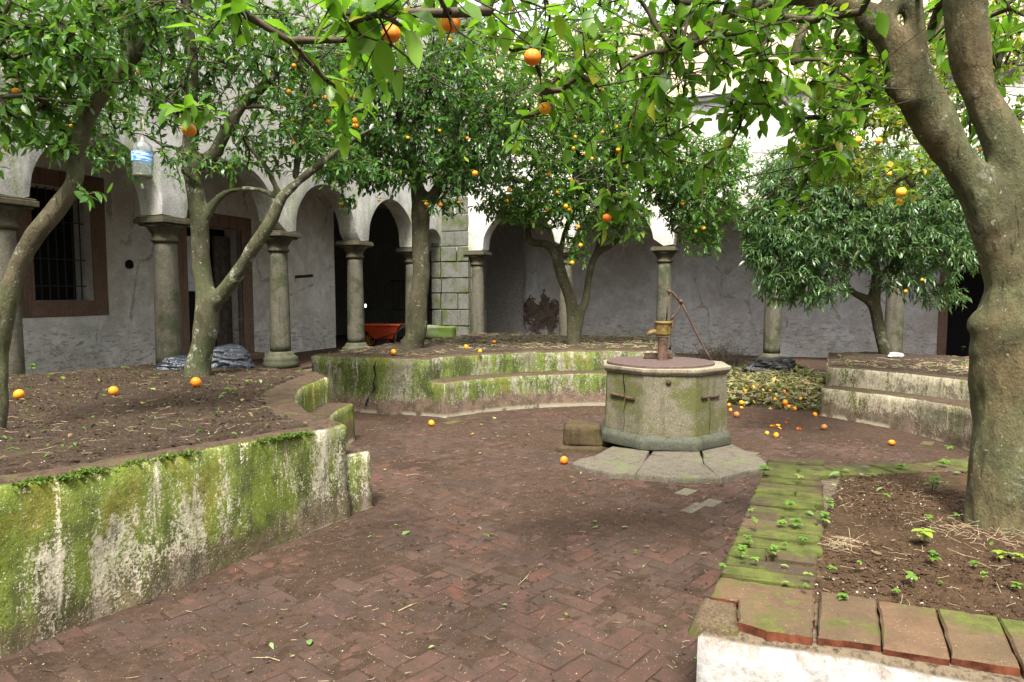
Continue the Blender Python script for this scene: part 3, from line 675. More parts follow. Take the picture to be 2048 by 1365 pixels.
def soil(name, outline, zf, m, parent, st=.06, amp=.02, near=None):
    """earth surface clipped to the outline, finer where near"""
    o = resample(outline, .12); n = len(o); pts = list(o); co = [(i, (i+1) % n) for i in range(n)]
    xs = [p.x for p in o]; ys = [p.y for p in o]; rr = random.Random(2)
    def inside(q):
        c = False; j = n-1
        for i in range(n):
            a, b = o[i], o[j]
            if (a.y > q.y) != (b.y > q.y) and q.x < (b.x-a.x)*(q.y-a.y)/(b.y-a.y)+a.x: c = not c
            j = i
        return c
    x = min(xs)
    while x < max(xs):
        y = min(ys)
        while y < max(ys):
            q = Vector((x+rr.uniform(-.35, .35)*st, y+rr.uniform(-.35, .35)*st))
            if y > -.5 and abs(q.x) < q.y*1.3+.8 and inside(q): pts.append(q)
            y += st
        x += st
    vo, eo, fo, *_ = delaunay_2d_cdt(pts, co, [], 1, 1e-5)
    V = [(v.x, v.y, zf(v.x, v.y)+(-.035 if i < n else amp*(mn.noise(Vector((v.x*1.6, v.y*1.6, 4)))+.55*mn.noise(Vector((v.x*6, v.y*6, 4)))+.35*mn.noise(Vector((v.x*17, v.y*17, 4)))))) for i, v in enumerate(vo)]
    return mk(name, V, [tuple(f) for f in fo], m, parent, True)
def arc(r0, r1, a0, a1, n, c=CEN): return [Vector((c.x+(r0+(r1-r0)*i/n)*math.cos(math.radians(a0+(a1-a0)*i/n)), c.y+(r0+(r1-r0)*i/n)*math.sin(math.radians(a0+(a1-a0)*i/n)))) for i in range(n+1)]
def angof(p, c=CEN): return math.degrees(math.atan2(p.y-c.y, p.x-c.x)) % 360
V2 = lambda x, y: Vector((x, y))
def ccw(p):
    s = sum(p[i-1].x*p[i].y-p[i].x*p[i-1].y for i in range(len(p))); return p if s > 0 else p[::-1]
# ---- left bed
sdir = V2(.464, .886).normalized()
N0 = V2(-1.12, 5.30); F0 = V2(-1.872, 8.01); Nu = N0-sdir*.27; Fu = V2(-2.17, 8.04)
zL = lambda x, y: np.interp(y, [0, 3.06, 4.9, 8, 9.6], [.80, .75, .64, .63, .62])+.010*mn.noise(Vector((x*2.5, y*2.5, 8)))+.006*mn.noise(Vector((x*9, y*9, 8)))
upA = arc(3.74, 3.76, angof(Nu), angof(Fu), 14); upA[0] = Nu; upA[-1] = Fu
Snear = V2(-2.296, 3.06)-sdir*4
bedL_out = ccw([Snear, *upA, V2(-2.55, 8.63), V2(-3.65, 9.16), V2(-5.03, 9.5), V2(-5.9, 8.1), V2(-9, 1.5), V2(-8, -1)])
bedL = empty('raised_bed', (-3.5, 6, 0), 'large raised earth bed at left with a bright green algae-covered side wall and stepped ends', 'raised bed', 'raised beds around the plaza')
wl = solid('wall', bedL_out, -.35, zL, M['mossL'], bedL, .05, .026, .30, .01, .035)
bnA = arc(3.46, 3.46, angof(N0), angof(F0), 14); bnA[0] = N0; bnA[-1] = F0
inn = arc(3.80, 3.80, angof(Fu), angof(Nu), 14)
zBn = lambda x, y: np.interp(y, [5, 8], [.385, .315])
solid('bench', ccw([*bnA, Fu+V2(-.10, .0), *inn[1:-1], Nu+V2(-.08, -.03)]), -.3, zBn, M['mossL'], bedL, .05, .012, .12, .008, .03)
bedL_soil = ccw([Snear+V2(-.25, 0), *[p+(p-V2(CEN.x, CEN.y)).normalized()*.26+V2(-.02, 0) for p in upA], V2(-2.75, 8.45), V2(-3.7, 8.95), V2(-4.95, 9.25), V2(-5.7, 8.0), V2(-8.7, 1.5), V2(-7.6, -.8)])
bedL_soil = [p for p in bedL_soil]
soil('soil', bedL_soil, lambda x, y: float(zL(x, y))+.012, M['soilL'], bedL, .055, .022)
# ---- middle bed
R_ = 3.3; C0 = V2(-.96, 9.642); M2 = V2(2.4, 10.70)
bn = arc(R_, R_, angof(C0), angof(M2), 26); bn[0] = C0
up0 = V2(-1.256, 9.80); upm = arc(3.66, 3.66, angof(up0), angof(V2(2.55, 11.0)), 26); upm[0] = up0
zM = lambda x, y: .665+.012*mn.noise(Vector((x*2, y*2, 8)))
E_ = V2(-3.05, 10.37)
bedM_out = ccw([E_, *upm, V2(3.2, 14.9), V2(-.93, 15.9)])
bedM = empty('raised_bed', (0, 12, 0), 'raised earth bed behind the plaza with a cracked front wall and a curved mossy bench', 'raised bed', 'raised beds around the plaza')
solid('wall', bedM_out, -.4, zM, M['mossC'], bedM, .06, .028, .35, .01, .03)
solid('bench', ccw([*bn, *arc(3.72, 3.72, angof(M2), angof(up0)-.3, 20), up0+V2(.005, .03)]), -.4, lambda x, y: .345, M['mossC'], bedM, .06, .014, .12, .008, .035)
soil('soil', ccw([E_+V2(.2, .12), *[p+(p-V2(CEN.x, CEN.y)).normalized()*.16 for p in upm], V2(3.0, 14.7), V2(-.8, 15.6)]), lambda x, y: .675+.05*math.exp(-((x+1.6)**2+(y-11.4)**2)), M['soilC'], bedM, .085, .03)
# big crack in the front wall of the middle bed
ck = MB(); dB = (C0-E_).normalized(); cr = []
for k, (px, py) in enumerate(((752, 722), (748, 735), (751, 750), (747, 765), (749, 778), (738, 792), (735, 800), (731, 812))):
    r = ray(px, py); o_ = Vector((0, 0, CAMZ)); nrm = Vector((-dB.y, dB.x, 0)); t = (Vector((C0.x, C0.y, 0))-o_).dot(nrm)/r.dot(nrm); cr.append(o_+r*t-Vector((-dB.y, dB.x, 0))*(-.0)+Vector((.28, -.96, 0))*.02)
V = []
for k, p in enumerate(cr): wdt = .004+.016*abs(math.sin(k*1.9))**2; V += [p-Vector((dB.x, dB.y, 0))*wdt, p+Vector((dB.x, dB.y, 0))*wdt*.8]
ckm = mk('crack', V, [(2*i, 2*i+1, 2*i+3, 2*i+2) for i in range(len(cr)-1)], M['dark'], bedM)
# ---- right back bed
S0 = V2(4.45, 9.77)
bnr = arc(3.68, 3.3, 38, -42, 30); upr = arc(4.04, 3.68, 39.5, -42, 30)
zR = lambda x, y: np.interp(y, [5, 7.3, 10.1], [.61, .60, .525]); zRb = lambda x, y: np.interp(y, [5, 7.3, 9.8], [.36, .35, .255])
bedR = empty('raised_bed', (6, 9, 0), 'raised earth bed at right with a curved two-step bench of cracked lime render', 'raised bed', 'raised beds around the plaza')
solid('wall', ccw([*upr, V2(8.5, 4.2), V2(10.5, 10.2), V2(5.78, 12.45)]), -.45, zR, M['mossR'], bedR, .06, .014, .4, .01, .03)
solid('bench', ccw([*bnr, *arc(3.74, 4.10, -42, 39, 24)]), -.45, zRb, M['mossR'], bedR, .055, .014, .12, .008, .035)
soil('soil', ccw([*[p+(p-V2(CEN.x, CEN.y)).normalized()*.16 for p in upr], V2(8.3, 4.5), V2(10.2, 10.1), V2(5.9, 12.2)]), lambda x, y: float(zR(x, y))+.012+.05*math.exp(-((x-6.3)**2+(y-11.4)**2)), M['soilC'], bedR, .08, .028)
# ---- right front bed, capped with bricks
O_ = V2(.70, 2.44); sd2 = V2(1.07, 2.24).normalized(); Bf = V2(B.x, B.y); X1 = V2(1.80, 4.71)
farc = arc(2.80, 3.12, angof(X1), angof(V2(3.2, 4.8)), 8)+arc(3.14, 3.2, angof(V2(3.3, 4.85)), 330, 6)
frontO = O_-sd2*.06
bedF_out = ccw([frontO, *farc, V2(5.8, 5.4), frontO+Bf*3.6])
zcap = .42
bedF = empty('raised_bed', (2.2, 3, 0), 'raised earth bed in the right foreground with mossy brick coping and a white front wall', 'raised bed', 'raised beds around the plaza')
solid('wall', bedF_out, -.35, lambda x, y: .385, M['white'], bedF, .045, .010, .3, .004, .03)
def arc_in(off): return [p+(p-V2(CEN.x, CEN.y)).normalized()*off for p in farc]
soil_in = ccw([O_+sd2*.34+Bf*.30, *[p for p in arc_in(.24)[2:]], V2(5.6, 5.2), O_+sd2*.34+Bf*3.5])
soil('soil', soil_in, lambda x, y: .40, M['soilR'], bedF, .028, .020)
rc = random.Random(21)
def capbrick(poly, z0, z1, m, bed, amp=.006, side=None, nsub=4):
    n = len(poly); V = []; c = sum(poly, V2(0, 0))/n
    R = []
    for i in range(n):                                                # jagged edges
        a, b = poly[i], poly[(i+1) % n]
        for k in range(nsub): R.append(a.lerp(b, k/nsub)+V2(rc.uniform(-amp, amp), rc.uniform(-amp, amp)))
    n = len(R); tz = rc.uniform(-.007, .007)
    for zz, f in ((z0, 0), (z1-.009, 0), (z1, .009)):
        for p in R: q = p+(c-p).normalized()*f; V.append((q.x, q.y, zz+(tz+rc.uniform(-.0015, .0015) if zz > z0 else 0)))
    F = []
    for k in range(2): F += [(k*n+i, k*n+(i+1) % n, (k+1)*n+(i+1) % n, (k+1)*n+i) for i in range(n)]
    F.append(tuple(2*n+i for i in range(n)))
    o = mk('brick', V, F, m, bed, False)
    if side:
        o.data.materials.append(M[side])
        for f in o.data.polygons:
            if f.index < n: f.material_index = 1
    return o
perp = V2(sd2.y, -sd2.x)
L = 2.62; s = .40; k = 0
W_ = .37
while s < L:                                                          # the long side strip, bricks laid across
    h = rc.uniform(.12, .16); e = rc.uniform(-.03, .03); u = Bf*.985
    p0 = O_+sd2*s; g = .015
    wd = W_+rc.uniform(-.03, .02)
    poly = [p0+sd2*g, p0+Bf*wd+sd2*(g+e*.3), p0+Bf*wd+sd2*(h-g+e*.3), p0+sd2*(h-g)]
    if k % 4 == 2: mid = rc.uniform(.4, .6); capbrick([poly[0], poly[0].lerp(poly[1], mid-.012), poly[3].lerp(poly[2], mid-.03), poly[3]], .378, zcap, M['tileM'], bedF); capbrick([poly[0].lerp(poly[1], mid+.012), poly[1], poly[2], poly[3].lerp(poly[2], mid-.005)], .378, zcap, M['tileM'], bedF)
    else: capbrick(poly, .378, zcap, M['tileM'], bedF)
    s += h; k += 1
# front strip: broken corner bricks and larger tiles
def fp(a, b): return O_+Bf*a+sd2*b
for poly, m in (([fp(.0, .20), fp(.37, .19), fp(.37, .385), fp(.0, .39)], 'tileF'), ([fp(.13, .0), fp(.24, -.03), fp(.37, -.02), fp(.375, .18), fp(.10, .185)], 'tileF')):
    capbrick(poly, .378, zcap, M[m], bedF, .0055, 'rawred', 8)
x = .39
while x < 3.3:
    wd = rc.uniform(.175, .215); capbrick([fp(x, -.005+rc.uniform(-.01, .02)), fp(x+wd-.007, rc.uniform(-.012, .012)), fp(x+wd-.007, .385), fp(x, .385)], .378, zcap, M['tileF'], bedF, .0028, 'rawred', 7); x += wd
# far rim bricks half sunk in moss
for i in range(1, len(farc)-5):
    a, b = farc[i], farc[i+1]; na = (a-V2(CEN.x, CEN.y)).normalized()*.24; nb = (b-V2(CEN.x, CEN.y)).normalized()*.24
    capbrick([a.lerp(b, .03), b, b+nb, a.lerp(b, .03)+na], .35, .41, M['tileM'], bedF)
# mossy clod at the broken corner
mo = solid('mortar', ccw([fp(-.022, -.018), fp(.12, -.02), fp(.12, .04), fp(.09, .19), fp(-.022, .2)]), .35, lambda x, y: .405, M['mortarm'], bedF, .02, .010, .03, .016, .012)
# ================================================================== well
WC = Vector((1.76, 7.85, 0)); gw = gz(WC.x, WC.y)
facing = math.atan2(-WC.y, -WC.x)+math.radians(5)
well = empty('stone_well', (WC.x, WC.y, gw), 'octagonal grey-green stone well with thick rim, iron plate cover and cracked sides', 'well')
R8 = .735/math.cos(math.pi/8); rot = facing+math.pi/8
def octprism(name, rr, m, par, bevel=0, seg=2, amp=.006, cuts=3):
    mb = MB(); V = []; F = []
    for r, z in rr: V += [(WC.x+r/math.cos(math.pi/8)*math.cos(rot+k*math.pi/4), WC.y+r/math.cos(math.pi/8)*math.sin(rot+k*math.pi/4), z) for k in range(8)]
    for i in range(len(rr)-1): F += [(i*8+k, i*8+(k+1) % 8, (i+1)*8+(k+1) % 8, (i+1)*8+k) for k in range(8)]
    F += [tuple(reversed(range(8))), tuple((len(rr)-1)*8+k for k in range(8))]
    mb.add(V, F); o = mb.obj(name, m, par)
    bm = bmesh.new(); bm.from_mesh(o.data); bmesh.ops.bevel(bm, geom=bm.edges[:], offset=bevel or .01, segments=seg, profile=.6, affect='EDGES', clamp_overlap=True)
    bmesh.ops.subdivide_edges(bm, edges=[e for e in bm.edges if e.calc_length() > .09], cuts=cuts, use_grid_fill=True); bm.normal_update()
    for v in bm.verts: v.co += v.normal*amp*(mn.noise(v.co*3)+.7*mn.noise(v.co*9)+.4*mn.noise(v.co*24))
    bm.to_mesh(o.data); bm.free(); shade(o.data); o.data.set_sharp_from_angle(angle=math.radians(24)); return o
zr = .80
octprism('drum', [(.672, gw+.16), (.655, zr-.07)], M['well'], well, .008, 2, .0045, 7)
octprism('base', [(.712, gw+.075), (.712, gw+.17), (.676, gw+.225)], M['wbase'], well, .016, 2, .008)
octprism('rim', [(.66, zr-.075), (.672, zr-.065), (.695, zr-.035), (.698, zr)], M['rim'], well, .011, 2, .009, 6)
lid = MB(); lid.lathe([(.61, zr+.0), (.61, zr+.022), (.605, zr+.025)], (WC.x-.05, WC.y+.0, 0), 48); lid = lid.obj('iron_cover', M['plate'], well)
rs = []
V = []; F = []
for i in range(-20, 21):                                             # chequer ribs on the plate
    for j in range(-20, 21):
        x, y = i*.029, j*.029
        if x*x+y*y > .575**2 or (x+.0)**2+(y-.05)**2 < .1**2: continue
        a = .8 if (i+j) % 2 else -.8; c_, s_ = math.cos(a), math.sin(a); n = len(V)
        for (u, v) in ((-.011, 0), (0, -.0035), (.011, 0), (0, .0035)): V.append((WC.x-.05+x+u*c_-v*s_, WC.y+y+u*s_+v*c_, zr+.0255))
        V.append((WC.x-.05+x, WC.y+y, zr+.029)); F += [(n, n+1, n+4), (n+1, n+2, n+4), (n+2, n+3, n+4), (n+3, n, n+4)]
rb_ = bulk('rib_pattern', np.array(V), np.array(F), M['plate'], well, smooth=False); rb_['kind'] = 'stuff'
def onwell(px, py, rad=.668):                                         # point on the front face of the well
    r = ray(px, py); n = Vector((math.cos(facing), math.sin(facing), 0)); best = None
    for k in range(-2, 3):
        a = facing+k*math.pi/4; n = Vector((math.cos(a), math.sin(a), 0))
        den = r.dot(n)
        if den >= 0: continue
        t = (Vector((WC.x, WC.y, 0))+n*rad-Vector((0, 0, CAMZ))).dot(n)/den
        p = Vector((0, 0, CAMZ))+r*t; q = Vector((p.x-WC.x, p.y-WC.y, 0)); 
        if abs(q.dot(Vector((-n.y, n.x, 0)))) <= rad*math.tan(math.pi/8)+.02: best = (p, n)
    return best
def strip(pts, w_, th, m, name, lift=.008):
    mb = MB()
    pp = [onwell(*q) for q in pts]; pp = [q for q in pp if q]
    mb.tube([p+n*lift for p, n in pp], w_, 6); return mb.obj(name, m, well)
strip(((1223, 788), (1234, 790), (1245, 792), (1249, 794)), .017, .01, M['rust'], 'iron_staple'); strip(((1252, 795), (1262, 797), (1270, 798)), .017, .01, M['rust'], 'iron_staple')
strip(((1402, 796), (1409, 795), (1415, 794)), .014, .01, M['rust'], 'iron_staple'); strip(((1419, 794), (1428, 793), (1437, 791)), .014, .01, M['rust'], 'iron_staple')
def crackline(pts, wd):
    V = []
    for px, py in pts:
        q = onwell(px, py)
        if not q: continue
        p, n = q; t = Vector((-n.y, n.x, 0)); p = p+n*.012; V += [p-t*wd, p+t*wd]
    return mk('crack', V, [(2*i, 2*i+1, 2*i+3, 2*i+2) for i in range(len(V)//2-1)], M['dark'], well)
crackline(((1249, 748), (1248, 760), (1251, 775), (1250, 786)), .007); crackline(((1254, 800), (1249, 820), (1250, 845), (1246, 870), (1247, 900)), .0035)
crackline(((1417, 800), (1419, 830), (1416, 870), (1418, 898)), .003)
for (px, py, r_) in ((1337, 765, .028), (1335, 882, .05)):
    p, n = onwell(px, py); b_ = MB().lathe([(0, -.02), (r_, -.01), (r_*.95, .014), (r_*.6, .02), (0, .018)], n=14)
    o = b_.obj('stone_knob', M['bstone'], well, True); rough(o, .008, 25); o.matrix_parent_inverse = Matrix(); o.location = Vector((p.x, p.y, p.z))-well.location; o.rotation_euler = n.to_track_quat('Z', 'Y').to_euler()
# plinth of three large broken slabs
def slabpiece(pts, label=None):
    q = [G(px, py, .075) for px, py in pts]; o = solid('slab', ccw([V2(p.x, p.y) for p in q]), gw-.12, lambda x, y: gz(x, y)+.062, M['slab'], well, .035, .010, .07, .006, .006); return o
slabpiece(((1144, 923), (1160, 914), (1190, 908), (1225, 890), (1300, 900), (1271, 944), (1222, 942)))
slabpiece(((1272, 944), (1305, 900), (1400, 900), (1407, 925), (1438, 951), (1419, 950.5), (1337, 950)))
slabpiece(((1440, 952), (1409, 925), (1403, 895), (1449, 880), (1490, 898), (1525, 915), (1537, 929)))
# hand pump
pumpb = P(1330, 720, 7.95); pumpb.z = zr+.02
pump = empty('hand_pump', pumpb, 'old rusty hand pump with yellowish head, spout and long lever, standing on the iron cover', 'pump')
pb0 = Vector((pumpb.x-.03, pumpb.y, zr+.02)); X = Vector((1, 0, 0)); k_ = 7.95/1365
def pp(px, py, dy=0): return P(px, py, 7.95+dy)
MB().lathe([(.062, 0), (.062, .01), (.058, .02), (.056, .20), (.060, .24), (.064, .27)], pb0, 20).obj('pipe', M['irond'] if 0 else M['rust'], pump, True)
hz = pp(1327, 672).z
MB().lathe([(.068, 0), (.090, .02), (.092, .03), (.090, .13), (.094, .14), (.105, .15), (.105, .165), (.09, .168), (.075, .166), (.07, .14)], Vector((pb0.x, pb0.y, hz)), 24).obj('pump_head', M['pumpy'], pump, True)
sp = [pp(1316, 662), pp(1306, 661), pp(1299, 664), pp(1295, 670)]
MB().tube([pp(1318, 663), pp(1306, 664), pp(1299, 667), pp(1294, 671)], [.034, .03, .026, .02], 12).obj('spout', M['pumpy'], pump, True)
MB().tube([pp(1316, 656), pp(1306, 656), pp(1300, 660), pp(1295, 666), pp(1292, 671)], [.008]*5, 6).obj('spout_brace', M['rust'], pump, True)
MB().tube([pp(1333, 642), pp(1335, 615), pp(1338, 586)], .0095, 8).obj('piston_rod', M['rust'], pump, True)
mbx = MB(); mbx.tube([pp(1338, 583), pp(1345, 586), pp(1352, 594), pp(1361, 604)], [.012, .014, .016, .02], 8); mbx.obj('lever_head', M['rust'], pump, True)
MB().tube([pp(1361, 604), pp(1375, 630), pp(1392, 665), pp(1410, 700), pp(1423, 722, -.05)], [.015, .012, .012, .012, .013], 8).obj('lever_arm', M['rust'], pump, True)
MB().tube([pp(1343, 641), pp(1344, 634), pp(1352, 629), pp(1358, 620), pp(1360, 604)], [.012, .012, .011, .012, .014], 8).obj('lever_bracket', M['rust'], pump, True)
for px, py in ((1338, 583), (1361, 603)):
    p = pp(px, py); MB().tube([p+Vector((0, -.03, 0)), p+Vector((0, .03, 0))], .022, 12).obj('pivot_bolt', M['rust'], pump, True)
MB().box(pp(1344, 649), .03, .05, .09).obj('clamp', M['rust'], pump, bevel=.006)
ub = empty('iron_channel', (pumpb.x, pumpb.y+.12, zr+.026), 'short dark iron channel bar lying on the well cover behind the pump', 'iron bar')
cxx = pp(1316, 712, .12)
for (dz, dy, sx, sy, sz) in ((0, 0, .34, .012, .05), (-.0, .0, 0, 0, 0), (.028, .03, .34, .06, .008), (-.028, .03, .34, .06, .008)):
    if sx: MB().box((pumpb.x-.05, pumpb.y+.13+dy, zr+.062+dz), sx, sy, sz).obj('flange' if dz else 'web', M['rust'], ub, bevel=.002)
# block beside the well
sb = G(1165, 905); bs = empty('stone_block', (sb.x, sb.y+.05, sb.z), 'mossy brown squared stone block lying against the left side of the well', 'stone block')
RB = Matrix.Rotation(-.1, 3, 'Z')
o = MB().box((sb.x+.02, sb.y+.2, sb.z+.16), .42, .32, .26, RB).obj('block', M['bstone'], bs, bevel=.07, seg=4, smooth=True); rough(o, .03, 5, 2); shade(o.data)
o = MB().box((sb.x-.01, sb.y+.18, sb.z+.02), .50, .42, .08, RB).obj('footing', M['bstone'], bs, bevel=.02); rough(o, .015, 6, 2)
kp = P(880, 668, 15.7); kp.z = .58; o = MB().box((0, 0, .13), .75, .45, .30, RB).obj('stone_block', M['block'], None, bevel=.08, seg=3, smooth=True); rough(o, .05, 3, 2); o.location = (kp.x, kp.y, .58); shade(o.data)
o.data.materials[0] = stone('mossy_boulder', (.24, .25, .21), True, .9, (.12, .18, .04), .3); setp(o, 'low mossy stone lying on the soil in front of the granite pier', 'stone block')
# ================================================================== wheelbarrow
wb0 = LA(5.0, -1.1, FL); wz = .28
wbp = P(768, 670, 17.9); wb = empty('wheelbarrow', (wbp.x, wbp.y, FL), 'orange-red wheelbarrow with a yellow wheel in the dark gallery behind the soil bed', 'wheelbarrow')
redm = flat('red_paint', (.42, .055, .012), .45, .4, .25, 8); yem = flat('yellow_paint', (.75, .42, .02), .5, .4, .2, 8)
cx, cy = wbp.x, wbp.y
V = []; top = [(-.52, -.34), (.46, -.34), (.46, .34), (-.52, .34)]; bot = [(-.22, -.2), (.25, -.2), (.25, .2), (-.22, .2)]
for (q, z) in ((top, .78), (bot, .42)): V += [(cx+x, cy+y, z) for x, y in q]
V += [(cx+x*.97, cy+y*.96, .78) for x, y in top]+[(cx+x*.97, cy+y*.96, .44) for x, y in bot]
F = [(0, 4, 5, 1), (1, 5, 6, 2), (2, 6, 7, 3), (3, 7, 4, 0), (4, 7, 6, 5), (8, 9, 13, 12), (9, 10, 14, 13), (10, 11, 15, 14), (11, 8, 12, 15), (12, 13, 14, 15), (0, 1, 9, 8), (1, 2, 10, 9), (2, 3, 11, 10), (3, 0, 8, 11)]
mk('tray', V, F, redm, wb)
MB().tube([(cx+x*1.0, cy+y, .785) for x, y in top+[top[0]]], .016, 6).obj('tray_rim', redm, wb)
whx, wht = cx-.38, .40
mb = MB(); ring = [(whx+.155*math.cos(a), cy, wht+.155*math.sin(a)) for a in [2*math.pi*k/24 for k in range(25)]]
ty = MB().tube([(whx+.165*math.cos(a), cy, wht+.165*math.sin(a)) for a in [2*math.pi*k/24 for k in range(25)]], .035, 8).obj('tyre', M['irond'], wb, True)
wh = MB().tube(ring, .028, 8).obj('wheel', yem, wb, True)
for k in range(4): a = k*math.pi/4; wh_ = MB().tube([(whx-.13*math.cos(a), cy, wht-.13*math.sin(a)), (whx+.13*math.cos(a), cy, wht+.13*math.sin(a))], .012, 6).obj('spoke', yem, wh, True)
for s in (-1, 1):
    MB().tube([(whx, cy+s*.05, wht), (cx-.1, cy+s*.2, .43), (cx+.4, cy+s*.26, .60), (cx+.62, cy+s*.27, .84)], .016, 8).obj('handle', M['irond'], wb, True)
    MB().tube([(cx+.12, cy+s*.22, .45), (cx+.2, cy+s*.24, .22), (cx+.32, cy+s*.24, .21), (cx+.36, cy+s*.25, .56)], .013, 6).obj('leg', M['irond'], wb, True)
# ================================================================== plastic bags, bottle, cloth scraps
def bag(name, c, sx, sy, sz, col, label, seed, rz=0, rough_=.25):
    bm = bmesh.new(); bmesh.ops.create_icosphere(bm, subdivisions=5, radius=1)
    for v in bm.verts:
        q = v.co.copy(); a = mn.noise(q*1.3+Vector((seed, 0, 0)))*.35; f = mn.noise(Vector((q.x*2.2, q.y*2.2, q.z*6))+Vector((seed, 2, 0)))
        rdg = 1-abs(mn.noise(q*3.2+Vector((0, seed, 0))))*2; rd2 = 1-abs(mn.noise(q*7.5+Vector((0, 3, seed))))*2
        v.co = q*(1+a+.10*f+.11*rdg+.05*rd2); v.co.x *= sx; v.co.y *= sy; v.co.z = max(v.co.z, -.35)*sz
    me = bpy.data.meshes.new(name); bm.to_mesh(me); bm.free()
    n = NT(name+'_plastic'); p = n.pos(True); n.bump(n.math('ADD', n.noise(p, 9, 6, .7), n.noise(p, 40, 3, .6)), .6, .02); n.done(col, rough_, .7)
    me.materials.append(n.m); shade(me); o = link(name, me); o.location = c; o.rotation_euler.z = rz; return setp(o, label, 'plastic bag')
c_ = P(452, 712, 9.0); c_.z = .70
bag('plastic_bag', c_, .34, .22, .20, (.022, .030, .045), 'crumpled dark blue-grey plastic sheet behind the forked tree, right side of its trunk', 3)
c_ = P(360, 722, 8.7); c_.z = .66
bag('plastic_bag', c_, .26, .16, .12, (.022, .030, .045), 'flat dark blue-grey plastic sheet poking out left of the forked tree', 8, .3)
hp = Vector((4.72, 12.15, -.2))
c_ = P(1546, 746, 11.7); c_.z = .33
bag('plastic_bag', c_, .40, .22, .16, (.008, .009, .012), 'shiny black rubbish bag draped on the heap of leaves', 5, -.15, .18)
c_ = P(1790, 722, 11.0); c_.z = .60
bag('plastic_scrap', c_, .13, .06, .05, (.42, .42, .44), 'small crumpled white plastic scrap beside the short trunk of the bushy tree', 9, .3, .3)
# hanging bottle
bp = P(285, 320, 6.6); bt = empty('plastic_bottle', bp, 'clear ribbed plastic water bottle with a blue label hanging from a branch', 'bottle')
n = NT('clear_plastic'); gl = n.n('ShaderNodeBsdfGlossy'); gl.inputs[1].default_value = .12; trn = n.n('ShaderNodeBsdfTransparent'); trn.inputs[0].default_value = (.86, .9, .9, 1)
fr = n.n('ShaderNodeLayerWeight'); fr.inputs[0].default_value = .25; df = n.n('ShaderNodeBsdfDiffuse'); df.inputs[0].default_value = (.6, .64, .64, 1)
m1 = n.n('ShaderNodeMixShader'); m1.inputs[0].default_value = .13; n.l(trn.outputs[0], m1.inputs[1]); n.l(df.outputs[0], m1.inputs[2])
m2 = n.n('ShaderNodeMixShader'); n.l(fr.outputs[1], m2.inputs[0]); n.l(m1.outputs[0], m2.inputs[1]); n.l(gl.outputs[0], m2.inputs[2]); n.l(m2.outputs[0], n.out.inputs[0])
prof = [(.02, -.175), (.075, -.172), (.09, -.155)]
for k in range(16):
    z = -.15+k*.017; prof.append((.092-(.006 if k % 2 else 0), z))
prof += [(.085, .125), (.06, .155), (.03, .175), (.02, .19), (.02, .215)]
b1 = MB(); 
for i, (r, z) in enumerate(prof): pass
b1.lathe(prof, (0, 0, 0), 24); b1 = b1.obj('bottle_body', n.m, None, True); b1.parent = bt
lbm = NT('bottle_label'); p = lbm.pos(True); cc = lbm.mix(lbm.step(lbm.noise(lbm.map(p, (4, 4, 22)), 3, 4, .6), .46, .56), (.03, .22, .55), (.50, .62, .72)); lbm.done(cc, .4, .4)
b2 = MB(); b2.V = []; b2.lathe([(.0945, -.02), (.0945, .07)], (0, 0, 0), 24); b2.F = b2.F[:-2]; b2 = b2.obj('label', lbm.m, None, True); b2.parent = bt
b3 = MB(); b3.lathe([(.08, -.168), (.086, -.15), (.086, -.135), (.0, -.134)], n=20); b3 = b3.obj('murky_water', flat('murky_water', (.12, .11, .02), .2, .5, .2), None, True); b3.parent = bt
b4 = MB(); b4.tube([(0, 0, .21), (.01, 0, .30), (-.02, .05, .40)], .004, 5); b4 = b4.obj('string', M['litter'], None); b4.parent = bt
bt.rotation_euler.y = .03
# ================================================================== leaves
def leaf_template(fine=True):
    """unit leaf along +X, normal +Z: folded along the midrib and drooping"""
    st = [0, .12, .3, .5, .7, .87, 1] if fine else [0, .28, .65, 1]
    wd = [.0, .115, .205, .225, .175, .085, 0] if fine else [0, .20, .19, 0]
    V = []; F = []; idx = []
    for s, w_ in zip(st, wd):
        z = -.22*s*s+.03*s
        if w_ == 0: V.append((s, 0, z)); idx.append((len(V)-1,))
        else: V += [(s, -w_, z+w_*.32), (s, 0, z), (s, w_, z+w_*.32)]; idx.append((len(V)-3, len(V)-2, len(V)-1))
    for a, b in zip(idx[:-1], idx[1:]):
        if len(a) == 1: F += [(a[0], b[0], b[1]), (a[0], b[1], b[2])]
        elif len(b) == 1: F += [(a[0], b[0], a[1]), (a[1], b[0], a[2])]
        else: F += [(a[0], b[0], b[1]), (a[0], b[1], a[1]), (a[1], b[1], b[2]), (a[1], b[2], a[2])]
    return np.array(V), np.array(F)
LF, LFF = leaf_template(True); LC, LCF = leaf_template(False)
def frames(dirs, ups):
    x = dirs/np.linalg.norm(dirs, axis=1, keepdims=True); y = np.cross(ups, x); y /= np.linalg.norm(y, axis=1, keepdims=True)+1e-9
    return x, y, np.cross(x, y)
def leaves_mesh(name, pos, dirs, ups, L, wf, tint, m, parent, fine):
    T, TF = (LF, LFF) if fine else (LC, LCF); x, y, z = frames(dirs, ups); n = len(pos)
    V = pos[:, None, :]+L[:, None, None]*(T[None, :, 0:1]*x[:, None, :]+wf[:, None, None]*T[None, :, 1:2]*y[:, None, :]+T[None, :, 2:3]*z[:, None, :]*(np.random.default_rng(n).normal(1.0, .75, n))[:, None, None])
    F = (TF[None]+(np.arange(n)*len(T))[:, None, None]).reshape(-1, 3)
    o = bulk(name, V.reshape(-1, 3), F, m, parent, True, np.repeat(tint, len(T))); return o
leafpool = {}
